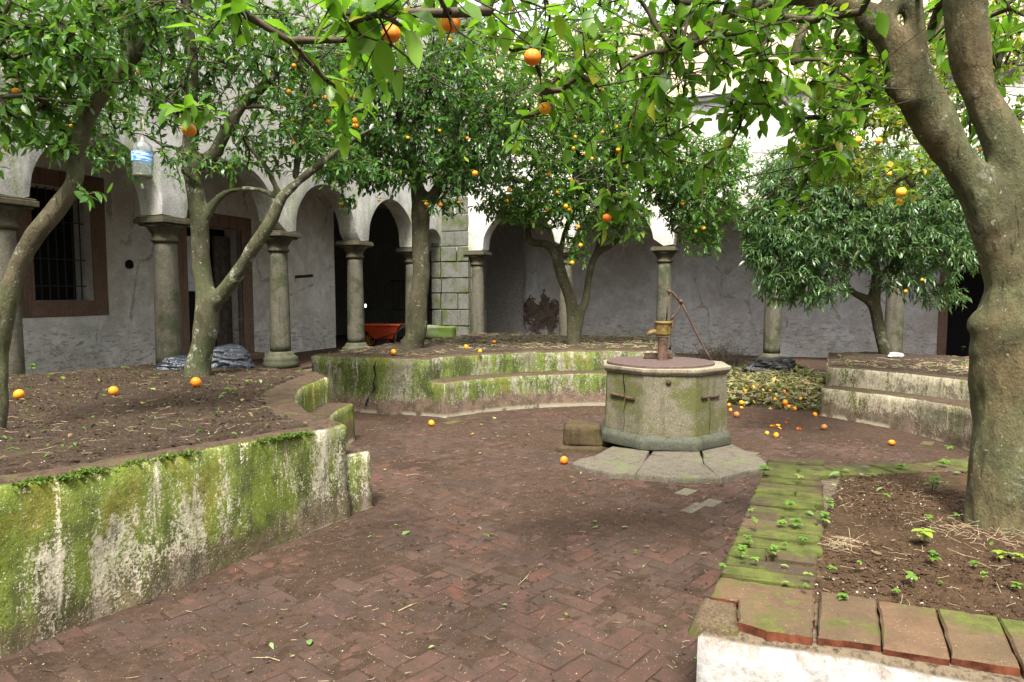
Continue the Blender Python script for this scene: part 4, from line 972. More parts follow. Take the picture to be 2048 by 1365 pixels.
def leaf_meshes(m):
    if m.name not in leafpool:
        out = []
        for k in range(6):
            r = random.Random(k); V = []
            for (x, y, z) in LF: V.append((x, y*r.uniform(.85, 1.1), z+r.uniform(-.01, .01)+(k-2.5)*.11*x*x+.16*math.sin(x*7+k*1.7)*abs(y)))
            me = bpy.data.meshes.new('leaf'); me.from_pydata(V, [], [tuple(f) for f in LFF]); me.materials.append(m); shade(me); out.append(me)
        leafpool[m.name] = out
    return leafpool[m.name]
def project(p):                                                        # where a point lands in the frame, and its depth
    q = p-np.array([0, 0, CAMZ]); d = q@np.array(FWD); u = q@np.array(UPV); return 1024+1365*q[:, 0]/d, 682.5-1365*u/d, d
def spline(pts, rad, st=.09):
    pts = [Vector(p) for p in pts]; P_ = []; R_ = []; n = len(pts)
    for i in range(n-1):
        p0, p1, p2, p3 = pts[max(i-1, 0)], pts[i], pts[i+1], pts[min(i+2, n-1)]; k = max(2, int((p2-p1).length/st))
        for j in range(k):
            t = j/k; P_.append(.5*((2*p1)+(p2-p0)*t+(2*p0-5*p1+4*p2-p3)*t*t+(-p0+3*p1-3*p2+p3)*t**3)); R_.append(rad[i]+(rad[i+1]-rad[i])*t)
    P_.append(pts[-1]); R_.append(rad[-1]); return P_, R_
def orange_mesh():
    me = []
    for k in range(4):
        bm = bmesh.new(); bmesh.ops.create_uvsphere(bm, u_segments=20, v_segments=14, radius=.5)
        for v in bm.verts:
            q = v.co; a = 1+.03*mn.noise(q*3+Vector((k*5, 0, 0))); f = .93+.02*k*.3; v.co = Vector((q.x*a, q.y*a, q.z*a*f))
            if q.z > .42: v.co.z -= .035*(q.z-.42)/.08
            if q.z < -.47: v.co.z += .02
        m_ = bpy.data.meshes.new('orange'); bm.to_mesh(m_); bm.free(); shade(m_); me.append(m_)
    return me
om = {}
def omesh(m, k):
    if m.name not in om:
        L_ = orange_mesh()
        for x in L_: x.materials.append(m)
        om[m.name] = L_
    return om[m.name][k % 4]
orr = random.Random(4)
def fruit(tree, px, py, dia_px, d, m=None, name='orange'):
    p = P(px, py, d); dia = dia_px/1365*d; o = bpy.data.objects.new(name, omesh(m or M['orange'], orr.randrange(4))); C.objects.link(o)
    o.scale = (dia, dia, dia); o.rotation_euler = (orr.uniform(-.3, .3), orr.uniform(-.3, .3), orr.uniform(0, 6)); o.parent = tree; o.location = p-tree.location; return p, dia
def tree(name, base, label, limbs, lobes, leafm, leafmo, leafL, nparts, fruits=(), barkm='bark2', voxel=.022, twigden=1.0, seed=1, trunk_amp=.02, leafw=(.8, 1.1), sprig_n=7, droop=.35, fine=False, extra_twigs=0, fruitm=None, fruitname='orange', yel=.03, tintb=(0, .9), knots=()):
    rng = np.random.default_rng(seed); rr = random.Random(seed)
    t = empty(name, base, label, 'tree')
    # trunk and limbs welded into one skin
    mb = MB(); nodes = []; nrad = []
    for pts, rad in limbs:
        pp_, rr_ = spline(pts, rad, .07)
        q = [p+Vector((mn.noise(p*2.3+Vector((9, 0, seed))), mn.noise(p*2.3+Vector((0, 9, seed))), 0))*min(r*.35, .03) for p, r in zip(pp_, rr_)]
        rq = [r*(1+.10*mn.noise(p*4+Vector((seed, seed, 0)))+.05*mn.noise(p*11)) for p, r in zip(q, rr_)]
        nodes += q; nrad += rq
        if max(rq) < voxel*1.25: b_ = MB(); b_.tube(q, rq, 7); b_.obj('branch', M['twig'], t, True)
        else: mb.tube(q, [max(r, voxel*.62) for r in rq], 14)
    for (kx, ky, kd, kr) in knots:
        c_ = P(kx, ky, kd); r_ = kr/1365*kd; mb.lathe([(r_*math.sin(a_), -r_*math.cos(a_)) for a_ in [math.pi*(i+.5)/8 for i in range(8)]], c_, 12)
    o = mb.obj('trunk', M[barkm], t)
    md = o.modifiers.new('r', 'REMESH'); md.mode = 'VOXEL'; md.voxel_size = voxel; md.use_smooth_shade = True
    sm = o.modifiers.new('s', 'SMOOTH'); sm.factor = .6; sm.iterations = 9
    dg = bpy.context.evaluated_depsgraph_get(); me = bpy.data.meshes.new_from_object(o.evaluated_get(dg)); o.modifiers.clear(); o.data = me
    bm = bmesh.new(); bm.from_mesh(me); bm.normal_update()
    for v in bm.verts:
        c = v.co; v.co = c+v.normal*(trunk_amp*(mn.noise(c*Vector((3, 3, 1.6)) if 0 else Vector((c.x*3.2, c.y*3.2, c.z*1.7)))+.45*mn.noise(Vector((c.x*9, c.y*9, c.z*5)))+.25*mn.noise(Vector((c.x*26, c.y*26, c.z*9)))))
    bm.to_mesh(me); bm.free()
    if not me.materials: me.materials.append(M[barkm])
    shade(me)
    # sprig tips
    tips = []; 
    for lb in lobes:
        px, py, d, rx, ry, rd, n = lb[:7]; c = np.array(P(px, py, d)); u = rng.normal(size=(n, 3)); u /= np.linalg.norm(u, axis=1, keepdims=True)
        r = rng.random(n)**(1/2.4); s = np.array([rx/1365*d, rd, ry/1365*d]); q = c+u*r[:, None]*s
        tips.append(q)
    tips = np.concatenate(tips); tips = tips[tips[:, 2] > .9]
    NP = np.array([tuple(p) for p in nodes]); keep = slice(None); par = -np.ones(len(NP), int)
    d0 = np.array([np.min(((NP-q)**2).sum(1)) for q in tips]); order = np.argsort(d0)
    NPL = list(NP); nn = len(NP); buf = np.zeros((nn+len(tips)*5+10, 3)); buf[:nn] = NP; cnt = nn; parent = {}; seg = []; tipnode = []
    for k in order:
        q = tips[k]; dd = ((buf[:cnt]-q)**2).sum(1)+.0*(buf[:cnt, 2] > q[2]); j = int(np.argmin(dd)); a = buf[j].copy(); dist = math.sqrt(dd[j]); m_ = max(1, min(4, int(dist/.22)))
        prev = j
        for i in range(1, m_+1):
            f = i/m_; pnt = a+(q-a)*f
            if i < m_: pnt = pnt+rng.normal(size=3)*dist*.07+np.array([0, 0, .10*dist*math.sin(f*math.pi)])
            buf[cnt] = pnt; parent[cnt] = prev; prev = cnt; cnt += 1
        tipnode.append((k, prev, parent[prev]))
    w_ = np.zeros(cnt); 
    for _, tn, _p in tipnode: w_[tn] += 1
    for i in range(cnt-1, nn-1, -1): w_[parent[i]] += w_[i]
    rad = np.minimum(.0028*np.sqrt(np.maximum(w_, 1))*1.25, .03)
    a = np.array([buf[parent[i]] for i in range(nn, cnt)]); b = buf[nn:cnt]; rb2 = rad[nn:cnt]; ra2 = np.minimum(np.array([rad[parent[i]] if parent[i] >= nn else rad[i]*1.2 for i in range(nn, cnt)]), rb2*1.6)
    if extra_twigs:                                                    # bare dead twigs
        idx = rng.integers(nn, cnt, extra_twigs); s_ = buf[idx]; e = s_+rng.normal(size=(extra_twigs, 3))*np.array([.16, .16, .12])
        mid_ = (s_+e)/2+rng.normal(size=(extra_twigs, 3))*.02
        a = np.concatenate([a, s_, mid_]); b = np.concatenate([b, mid_, e]); ra2 = np.concatenate([ra2, np.full(extra_twigs, .003), np.full(extra_twigs, .0024)]); rb2 = np.concatenate([rb2, np.full(extra_twigs, .0024), np.full(extra_twigs, .0012)])
    dr_ = b-a; ln = np.linalg.norm(dr_, axis=1, keepdims=True)+1e-9; dr_ /= ln; hlp = np.where(np.abs(dr_[:, 2:3]) < .9, np.array([[0, 0, 1.]]), np.array([[1., 0, 0]])); u = np.cross(dr_, hlp); u /= np.linalg.norm(u, axis=1, keepdims=True); v = np.cross(dr_, u)
    K = 4; V = []
    for kk in range(K): an = 2*math.pi*kk/K; V.append(a+(u*math.cos(an)+v*math.sin(an))*ra2[:, None])
    for kk in range(K): an = 2*math.pi*kk/K; V.append(b+(u*math.cos(an)+v*math.sin(an))*rb2[:, None])
    V = np.stack(V, 1).reshape(-1, 3); base_ = (np.arange(len(a))*2*K)[:, None]
    F = np.concatenate([base_+np.array([[kk, (kk+1) % K, K+(kk+1) % K, K+kk]]) for kk in range(K)], 0)
    bulk('branches', V, F, M['twig'], t, True)['kind'] = 'stuff'
    # leaves on every sprig
    T_ = np.array([buf[tn] for _, tn, _ in tipnode]); Pn = np.array([buf[p_] for _, _, p_ in tipnode])
    ax = T_-Pn; ax /= np.linalg.norm(ax, axis=1, keepdims=True)+1e-9; ax[:, 2] -= droop*.5; ax /= np.linalg.norm(ax, axis=1, keepdims=True)
    n = len(T_); per = sprig_n; pos = []; dirs = []; ups = []
    sl = leafL*1.9
    ex = T_[:, None, :]+ax[:, None, :]*(np.linspace(-.75, .35, per)[None, :, None]*sl*rng.uniform(.7, 1.2, (n, 1, 1)))
    ph = rng.uniform(0, 6.28, (n, 1))+np.arange(per)[None]*2.4
    h = np.where(np.abs(ax[:, 2:3]) < .9, np.array([[0, 0, 1.]]), np.array([[1., 0, 0]])); u = np.cross(ax, h); u /= np.linalg.norm(u, axis=1, keepdims=True); v = np.cross(ax, u)
    rd_ = u[:, None]*np.cos(ph)[..., None]+v[:, None]*np.sin(ph)[..., None]
    dl = ax[:, None]*.75+rd_*.85; dl[..., 2] -= droop; dl += rng.normal(size=dl.shape)*.18
    pos = ex.reshape(-1, 3); dirs = dl.reshape(-1, 3); ups = np.tile([0, 0, 1.], (len(pos), 1))+rng.normal(size=(len(pos), 3))*.45+rd_.reshape(-1, 3)*.25
    for fr_ in fruits:                                                 # leaves round each fruit, hiding its stalk
        px, py, dia, d = fr_[:4]; p, D = fruit(t, px, py, dia, d, fruitm if len(fr_) < 5 else fr_[4], fruitname)
        m_ = 5 if dia > 9 else 3; top = np.array(p)+np.array([0, 0, D*.5]); dv = rng.normal(size=(m_, 3)); dv[:, 2] = np.abs(dv[:, 2])*.3+.1; dv[:, 1] += .3
        pos = np.concatenate([pos, np.tile(top, (m_, 1))]); dirs = np.concatenate([dirs, dv]); ups = np.concatenate([ups, np.tile([0, 0, 1.], (m_, 1))+rng.normal(size=(m_, 3))*.3])
    N_ = len(pos); Ls = leafL*rng.uniform(.45, 1.25, N_); wf = rng.uniform(*leafw, N_)
    tint = tintb[0]+(tintb[1]-tintb[0])*np.clip(rng.beta(1.6, 2.2, N_), 0, 1); tint[rng.random(N_) < yel] = 1
    for fr_ in fruits:                                                 # no leaf grows through a fruit or hangs right against its face
        if fr_[2] < 12: continue
        fp_ = np.array(P(fr_[0], fr_[1], fr_[3])); D_ = fr_[2]/1365*fr_[3]; to = np.array([0, 0, CAMZ])-fp_; to /= np.linalg.norm(to)
        q_ = pos+dirs/np.linalg.norm(dirs, axis=1, keepdims=True)*(Ls*.5)[:, None]-fp_; al = q_@to; pr = np.linalg.norm(q_-al[:, None]*to, axis=1); ok = ~((al > -D_*.3) & (al < .7) & (pr < D_*.5+Ls*.33))
        pos, dirs, ups, Ls, wf, tint = [z_[ok] for z_ in (pos, dirs, ups, Ls, wf, tint)]
    # keep clear of the lens
    dlen = np.linalg.norm(pos-np.array([0, 0, CAMZ]), axis=1); ok = dlen > 1.3; pos, dirs, ups, Ls, wf, tint = [q[ok] for q in (pos, dirs, ups, Ls, wf, tint)]
    px, py, dep = project(pos+dirs/np.linalg.norm(dirs, axis=1, keepdims=True)*Ls[:, None]*.5); inv = (px > 0) & (px < 2048) & (py > 0) & (py < 1365) & (dep > .1)
    size = np.where(inv, Ls/np.maximum(dep, .1), 0); order = np.argsort(-size); big = order[:nparts]; big = big[size[big] > 0]; rest = np.setdiff1d(np.arange(len(pos)), big)
    if len(big):
        x, y, z = frames(dirs[big], ups[big]); ms = leaf_meshes(leafmo); bl_ = t.location
        for i, g in enumerate(big):
            o = bpy.data.objects.new('leaf', ms[i % 6]); C.objects.link(o); o.parent = t; L_ = float(Ls[g])
            mt = Matrix(((x[i][0]*L_, y[i][0]*L_*wf[g], z[i][0]*L_, pos[g][0]-bl_.x), (x[i][1]*L_, y[i][1]*L_*wf[g], z[i][1]*L_, pos[g][1]-bl_.y), (x[i][2]*L_, y[i][2]*L_*wf[g], z[i][2]*L_, pos[g][2]-bl_.z), (0, 0, 0, 1)))
            o.matrix_basis = mt
    leaves_mesh('foliage', pos[rest], dirs[rest], ups[rest], Ls[rest], wf[rest], tint[rest], leafm, t, fine)['kind'] = 'stuff'
    return t
def LB(d, *pts): return [P(*(q if len(q) == 3 else (*q, d))) for q in pts]
WS = .75
def W(d, *w): return [x*WS/1365*d/2 for x in w]                            # widths in photo px at depth d -> radii
# ---- forked tree in the left bed
b2_ = P(395, 752, 7.96)
tree('orange_tree', (b2_.x, b2_.y, .62), 'orange tree with a green-grey trunk forking low in the left bed, bottle hanging in it',
  [(LB(7.96, (395, 770), (396, 735), (405, 680), (415, 630), (412, 590), (402, 540), (398, 470), (393, 400), (385, 330), (383, 260), (383, 200, 7.7), (384, 130, 7.6), (378, 60, 7.6), (372, -40, 7.5)), W(7.96, 78, 66, 60, 62, 52, 47, 44, 46, 46, 40, 34, 30, 28, 22)),
   (LB(7.96, (422, 610), (450, 585, 7.9), (485, 535, 7.8), (520, 478, 7.7), (545, 435, 7.7), (562, 395, 7.7), (590, 370, 7.7), (640, 330, 7.6), (700, 285, 7.5), (760, 250, 7.3)), W(7.96, 50, 42, 38, 34, 34, 28, 24, 22, 16, 8)),
   (LB(7.96, (400, 330), (430, 310), (455, 260), (480, 215), (520, 180), (560, 135), (590, 100), (640, 60)), W(7.96, 40, 34, 32, 28, 26, 22, 17, 10)),
   (LB(7.96, (404, 440), (425, 410), (455, 385), (500, 378), (535, 385), (555, 398)), W(7.96, 30, 22, 17, 16, 14, 14)),
   (LB(7.96, (562, 395), (535, 340), (505, 300), (480, 260), (470, 200)), W(7.96, 20, 14, 12, 9, 6)), (LB(7.96, (388, 320), (360, 300), (325, 290), (280, 268), (200, 270, 7.6), (130, 285, 7.4)), W(7.96, 26, 15, 13, 10, 8, 5)),
   (LB(7.96, (393, 260), (360, 215), (320, 190), (270, 175), (210, 160)), W(7.96, 30, 22, 18, 14, 8)), (LB(7.96, (390, 185), (420, 150), (460, 125), (490, 90), (530, 110)), W(7.96, 18, 14, 11, 9, 5)),
   (LB(7.96, (590, 360), (600, 300), (610, 220), (625, 120)), W(7.96, 20, 15, 13, 9)), (LB(7.96, (490, 215), (530, 215), (565, 240)), W(7.96, 12, 10, 6)),
   (LB(7.96, (383, 200), (350, 120), (330, 50), (300, -60)), W(7.96, 24, 18, 14, 8))],
  [(120, 250, 7.4, 140, 55, .6, 110), (250, 160, 7.6, 200, 110, .9, 200), (420, 60, 7.8, 220, 110, .9, 300), (600, 130, 7.8, 120, 130, .8, 240), (150, 60, 7.9, 200, 110, .8, 200), (540, 300, 8.0, 100, 50, .5, 70), (620, 260, 7.6, 90, 60, .5, 70), (330, 190, 8, 120, 60, .5, 60),
   (350, -150, 7.8, 380, 110, 1.2, 150), (700, 330, 7.6, 60, 40, .3, 30), (180, 310, 7.3, 90, 22, .3, 26), (380, 330, 7.6, 200, 40, .4, 50), (480, 180, 8.2, 240, 150, .9, 240), (250, 60, 8.0, 260, 90, .8, 160)],
  M['leafD'], M['leafDo'], .088, 260, [(588, 132, 9, 7.5), (539, 145, 7, 7.5), (577, 184, 10, 7.6), (651, 195, 9, 7.6), (630, 212, 7, 7.6), (564, 215, 6, 7.6), (585, 240, 6, 7.6), (656, 243, 8, 7.6), (588, 287, 7, 7.6), (317, 122, 8, 7.6), (144, 252, 9, 7.2)], 'bark2', .024, seed=2, trunk_amp=.014)
WS = .70
# ---- leaning tree at the left edge
b1_ = P(-5, 880, 4.58)
tree('orange_tree', (b1_.x, b1_.y, .66), 'slender leaning orange tree with pale lichen spots at the left edge',
  [(LB(4.58, (-8, 905), (-5, 860), (2, 780), (2, 700), (12, 640), (35, 540), (70, 470), (115, 415), (150, 360), (150, 320), (165, 265), (195, 205), (235, 150), (270, 110), (298, 50), (310, -30), (325, -120)), W(4.58, 62, 50, 44, 46, 52, 50, 52, 50, 42, 40, 40, 38, 38, 34, 26, 22, 14)),
   (LB(4.58, (265, 115), (262, 70), (245, 20), (235, -60)), W(4.58, 30, 26, 22, 14)), (LB(4.58, (12, 650), (-25, 590), (-60, 520), (-90, 400)), W(4.58, 44, 36, 30, 24)),
   (LB(4.58, (-80, 420), (-60, 200, 4.4), (20, 70, 4.3), (120, 50, 4.2)), W(4.58, 24, 18, 12, 7)), (LB(4.58, (200, 210), (120, 205, 4.4), (50, 190, 4.3)), W(4.58, 12, 8, 5)), (LB(4.58, (290, 60), (360, 20, 4.3), (440, -10, 4.1)), W(4.58, 14, 10, 6))],
  [(60, 60, 4.4, 130, 90, .5, 85), (90, 200, 4.5, 110, 60, .4, 60), (-40, 180, 4.5, 60, 200, .5, 30), (180, 100, 4.4, 160, 90, .4, 50), (60, 270, 4.4, 70, 40, .2, 14), (110, 290, 4.5, 60, 25, .2, 9), (250, 20, 4.4, 120, 60, .4, 45), (100, -120, 4.5, 300, 130, .8, 90), (160, 120, 4.3, 80, 60, .3, 26), (185, 380, 4.4, 14, 20, .1, 2)],
  M['leafM'], M['leafMo'], .088, 300, [(32, 183, 14, 4.4), (277, 145, 10, 4.5), (378, 260, 28, 3.2)], 'bark1', .014, seed=5, trunk_amp=.009, tintb=(0, .8), droop=.45, fine=True)
WS = .88
# ---- straight tree in the middle bed
b3_ = P(828, 706, 11.0)
tree('orange_tree', (b3_.x, b3_.y, .67), 'straight-trunked orange tree in the middle bed before the corner pier, full dark crown with oranges',
  [(LB(11.0, (822, 735), (824, 705), (833, 660), (838, 600), (842, 540), (843, 480), (843, 430), (835, 380), (825, 330), (815, 270), (790, 200), (770, 120), (760, 20)), W(11.0, 72, 56, 46, 42, 40, 40, 44, 34, 30, 28, 22, 16, 10)),
   (LB(11.0, (848, 425), (870, 385), (890, 345), (905, 290), (920, 220), (940, 130), (950, 40)), W(11.0, 36, 28, 24, 22, 18, 14, 8)), (LB(11, (825, 330), (770, 300), (720, 285), (660, 290)), W(11, 20, 14, 10, 6)),
   (LB(11, (900, 300), (960, 280, 10.6), (1030, 250, 10.4)), W(11, 14, 10, 6)), (LB(11, (815, 270), (850, 200, 10.5), (860, 120, 10.2)), W(11, 18, 13, 8))],
  [(850, 180, 11, 210, 150, 1.5, 1300), (720, 300, 10.8, 120, 75, 1.0, 420), (700, 150, 10.6, 110, 110, 1.0, 330), (740, 350, 10.6, 120, 34, .6, 150), (930, 330, 10.8, 100, 55, 1.0, 320), (890, 410, 10.6, 40, 25, .3, 22), (950, 200, 10.6, 120, 120, 1.2, 300), (640, 240, 10.8, 60, 60, .7, 90), (850, -60, 11, 330, 120, 1.6, 350), (690, 405, 10.5, 22, 14, .15, 10)],
  M['leafD'], M['leafDo'], .105, 0, [(950, 347, 12, 10), (853, 408, 8, 10.4), (881, 410, 9, 10.5), (683, 408, 7, 10.4), (917, 405, 6, 10.4), (935, 277, 7, 9.9), (815, 276, 7, 9.9), (758, 401, 6, 10.4), (879, 262, 6, 9.8), (707, 192, 15, 9.4), (712, 242, 15, 9.6), (711, 252, 12, 9.5), (1004, 54, 11, 9.6), (900, 80, 7, 9.6), (1014, 65, 7, 9.6)], 'bark3', .03, seed=3, trunk_amp=.016, extra_twigs=900)
# ---- slender forked tree, middle bed right part
b4_ = P(1148, 690, 12.2)
tree('orange_tree', (b4_.x, b4_.y, .66), 'orange tree with a thin crooked fork behind the pump, many oranges in it',
  [(LB(12.2, (1148, 715), (1148, 690), (1146, 650), (1142, 600), (1125, 555), (1115, 520), (1095, 490), (1062, 484), (1056, 450), (1056, 415), (1080, 360), (1090, 300)), W(12.2, 46, 32, 26, 28, 26, 24, 20, 17, 16, 15, 13, 8)),
   (LB(12.2, (1152, 690), (1160, 640), (1172, 590), (1180, 545), (1192, 510), (1230, 485), (1250, 440), (1300, 380), (1370, 340)), W(12.2, 24, 19, 17, 16, 16, 14, 12, 10, 7)),
   (LB(12.2, (1115, 520), (1125, 480), (1140, 430), (1150, 340), (1160, 240)), W(12.2, 18, 14, 13, 11, 6)), (LB(12.2, (1190, 515), (1210, 450), (1225, 380), (1230, 260)), W(12.2, 14, 12, 10, 6))],
  [(1130, 270, 12, 170, 150, 1.6, 1500), (1260, 290, 12.0, 130, 130, 1.4, 950), (1400, 390, 12.0, 85, 95, 1.1, 640), (1440, 320, 12.2, 60, 55, .8, 200), (1110, 410, 11.8, 130, 50, .9, 420), (1010, 400, 11.8, 70, 45, .8, 130), (1155, 490, 11.6, 30, 40, .3, 40), (1240, 440, 11.7, 70, 50, .6, 130), (1330, 330, 12, 70, 80, 1, 180), (1200, 110, 12.2, 170, 100, 1.4, 350), (1405, 480, 11.7, 45, 35, .4, 60), (1180, 20, 12.5, 200, 80, 1.5, 200)],
  M['leafM'], M['leafMo'], .10, 0, [(1098, 349, 10, 11.0), (1018, 380, 9, 11.2), (1014, 402, 7, 11.2), (1143, 361, 8, 11), (1132, 413, 10, 11), (1139, 420, 7, 11), (1094, 420, 9, 11.2), (1156, 454, 8, 11.2), (1161, 491, 9, 11.2), (1144, 526, 9, 11.2), (1149, 275, 9, 10.6), (1147, 297, 7, 10.6), (1236, 300, 9, 10.8), (1234, 254, 6, 10.8), (1262, 254, 8, 10.8), (1170, 308, 8, 10.6), (1188, 288, 6, 10.6), (1185, 318, 7, 10.6), (1078, 340, 6, 11), (1407, 457, 8, 11.0), (1365, 408, 6, 11.2), (1205, 265, 6, 10.7), (1155, 235, 6, 10.7), (1115, 385, 6, 10.9), (1340, 255, 5, 11), (1118, 155, 8, 10.8), (1223, 90, 9, 10.8), (1205, 180, 6, 10.8), (1250, 200, 6, 10.8)], 'bark3', .026, seed=4, trunk_amp=.01, extra_twigs=700)
# ---- bushy tree, right back bed
b5_ = P(1775, 716, 11.4)
tree('bushy_tree', (b5_.x, b5_.y, .56), 'short bushy citrus tree with dense narrow leaves above the right stepped bench',
  [(LB(11.4, (1780, 745), (1773, 715), (1762, 675), (1755, 640), (1750, 600), (1752, 560), (1745, 500), (1740, 420)), W(11.4, 52, 34, 28, 26, 26, 22, 17, 10)),
   (LB(11.4, (1752, 620), (1735, 600), (1705, 585), (1690, 560), (1690, 500), (1660, 430)), W(11.4, 22, 18, 16, 14, 11, 8)), (LB(11.4, (1752, 570), (1790, 520), (1840, 480), (1880, 440)), W(11.4, 18, 14, 11, 7)), (LB(11.4, (1690, 540), (1620, 500), (1570, 480)), W(11.4, 12, 9, 6))],
  [(1650, 440, 11.2, 165, 120, 1.3, 1150), (1780, 430, 11.4, 140, 110, 1.3, 720), (1570, 500, 11.0, 80, 80, .8, 340), (1600, 570, 11.0, 95, 45, .7, 220), (1860, 500, 11.4, 90, 70, .9, 300), (1560, 370, 11.3, 60, 75, .8, 240), (1640, 340, 11.5, 120, 60, 1.1, 360), (1890, 430, 11.6, 70, 90, .9, 260), (1800, 560, 11.2, 60, 35, .5, 60), (1880, 590, 11.2, 55, 25, .4, 50), (1820, 340, 11.8, 120, 60, 1.1, 330), (1900, 360, 11.8, 80, 60, .9, 220), (1530, 440, 11.2, 50, 60, .5, 120)],
  M['leafG'], M['leafDo'], .118, 0, [(1844, 560, 6, 10.6), (1811, 583, 7, 10.6), (1627, 371, 5, 10.4)], 'bark3', .026, seed=6, trunk_amp=.01, leafw=(.5, .72), sprig_n=8, droop=.5, extra_twigs=300)
# ---- yellowing tree hidden behind the big trunk
b7_ = Vector((6.0, 7.6, .6))
tree('lemon_tree', b7_, 'lemon tree with sparse yellowing leaves and yellow fruit behind the big right trunk',
  [([b7_, b7_+Vector((-.05, 0, .6)), b7_+Vector((-.2, -.1, 1.2)), P(2010, 300, 7.4), P(1960, 200, 7.4), P(1930, 90, 7.4)], [.11, .09, .08, .065, .05, .03]),
   ([b7_+Vector((-.2, -.1, 1.2)), P(1950, 330, 7.2), P(1880, 320, 7.0), P(1840, 345, 6.8), P(1815, 400, 6.6)], [.05, .035, .026, .018, .008]), (LB(7.4, (1960, 200), (1870, 230), (1760, 250, 7), (1680, 260, 6.8)), W(7.4, 16, 11, 8, 5)), (LB(7.2, (1950, 330), (1860, 290), (1760, 300), (1680, 320)), W(7.2, 12, 9, 7, 4)),
   (LB(7.4, (1960, 200), (2020, 150), (2060, 60)), W(7.4, 16, 12, 8)), (LB(7.4, (1940, 120), (1860, 100), (1780, 90)), W(7.4, 12, 9, 6))],
  [(1730, 250, 7, 120, 70, .5, 120), (1840, 180, 7.4, 120, 90, .7, 170), (1640, 300, 7, 70, 50, .4, 40), (1700, 160, 7.3, 110, 60, .5, 90), (1790, 360, 6.8, 100, 50, .5, 45), (1990, 120, 7.6, 80, 130, .8, 130), (1760, 120, 7.6, 100, 80, .6, 90), (1690, 330, 6.9, 60, 40, .4, 26), (1880, 60, 7.6, 170, 60, .8, 90)],
  M['leafY'], M['leafBo'], .085, 0, [(1715, 281, 17, 6.6), (1757, 282, 14, 6.6), (1802, 385, 20, 6.4), (1777, 348, 12, 6.6), (1798, 402, 11, 6.5), (1860, 313, 10, 6.6), (1960, 300, 8, 7.6, M['orange']), (1799, 247, 8, 6.9, M['orange'])], 'bark3', .02, seed=7, trunk_amp=.008, leafw=(1., 1.35), extra_twigs=1100, fruitm=M['yel'], fruitname='lemon', yel=.15, tintb=(.1, 1))
WS = .90
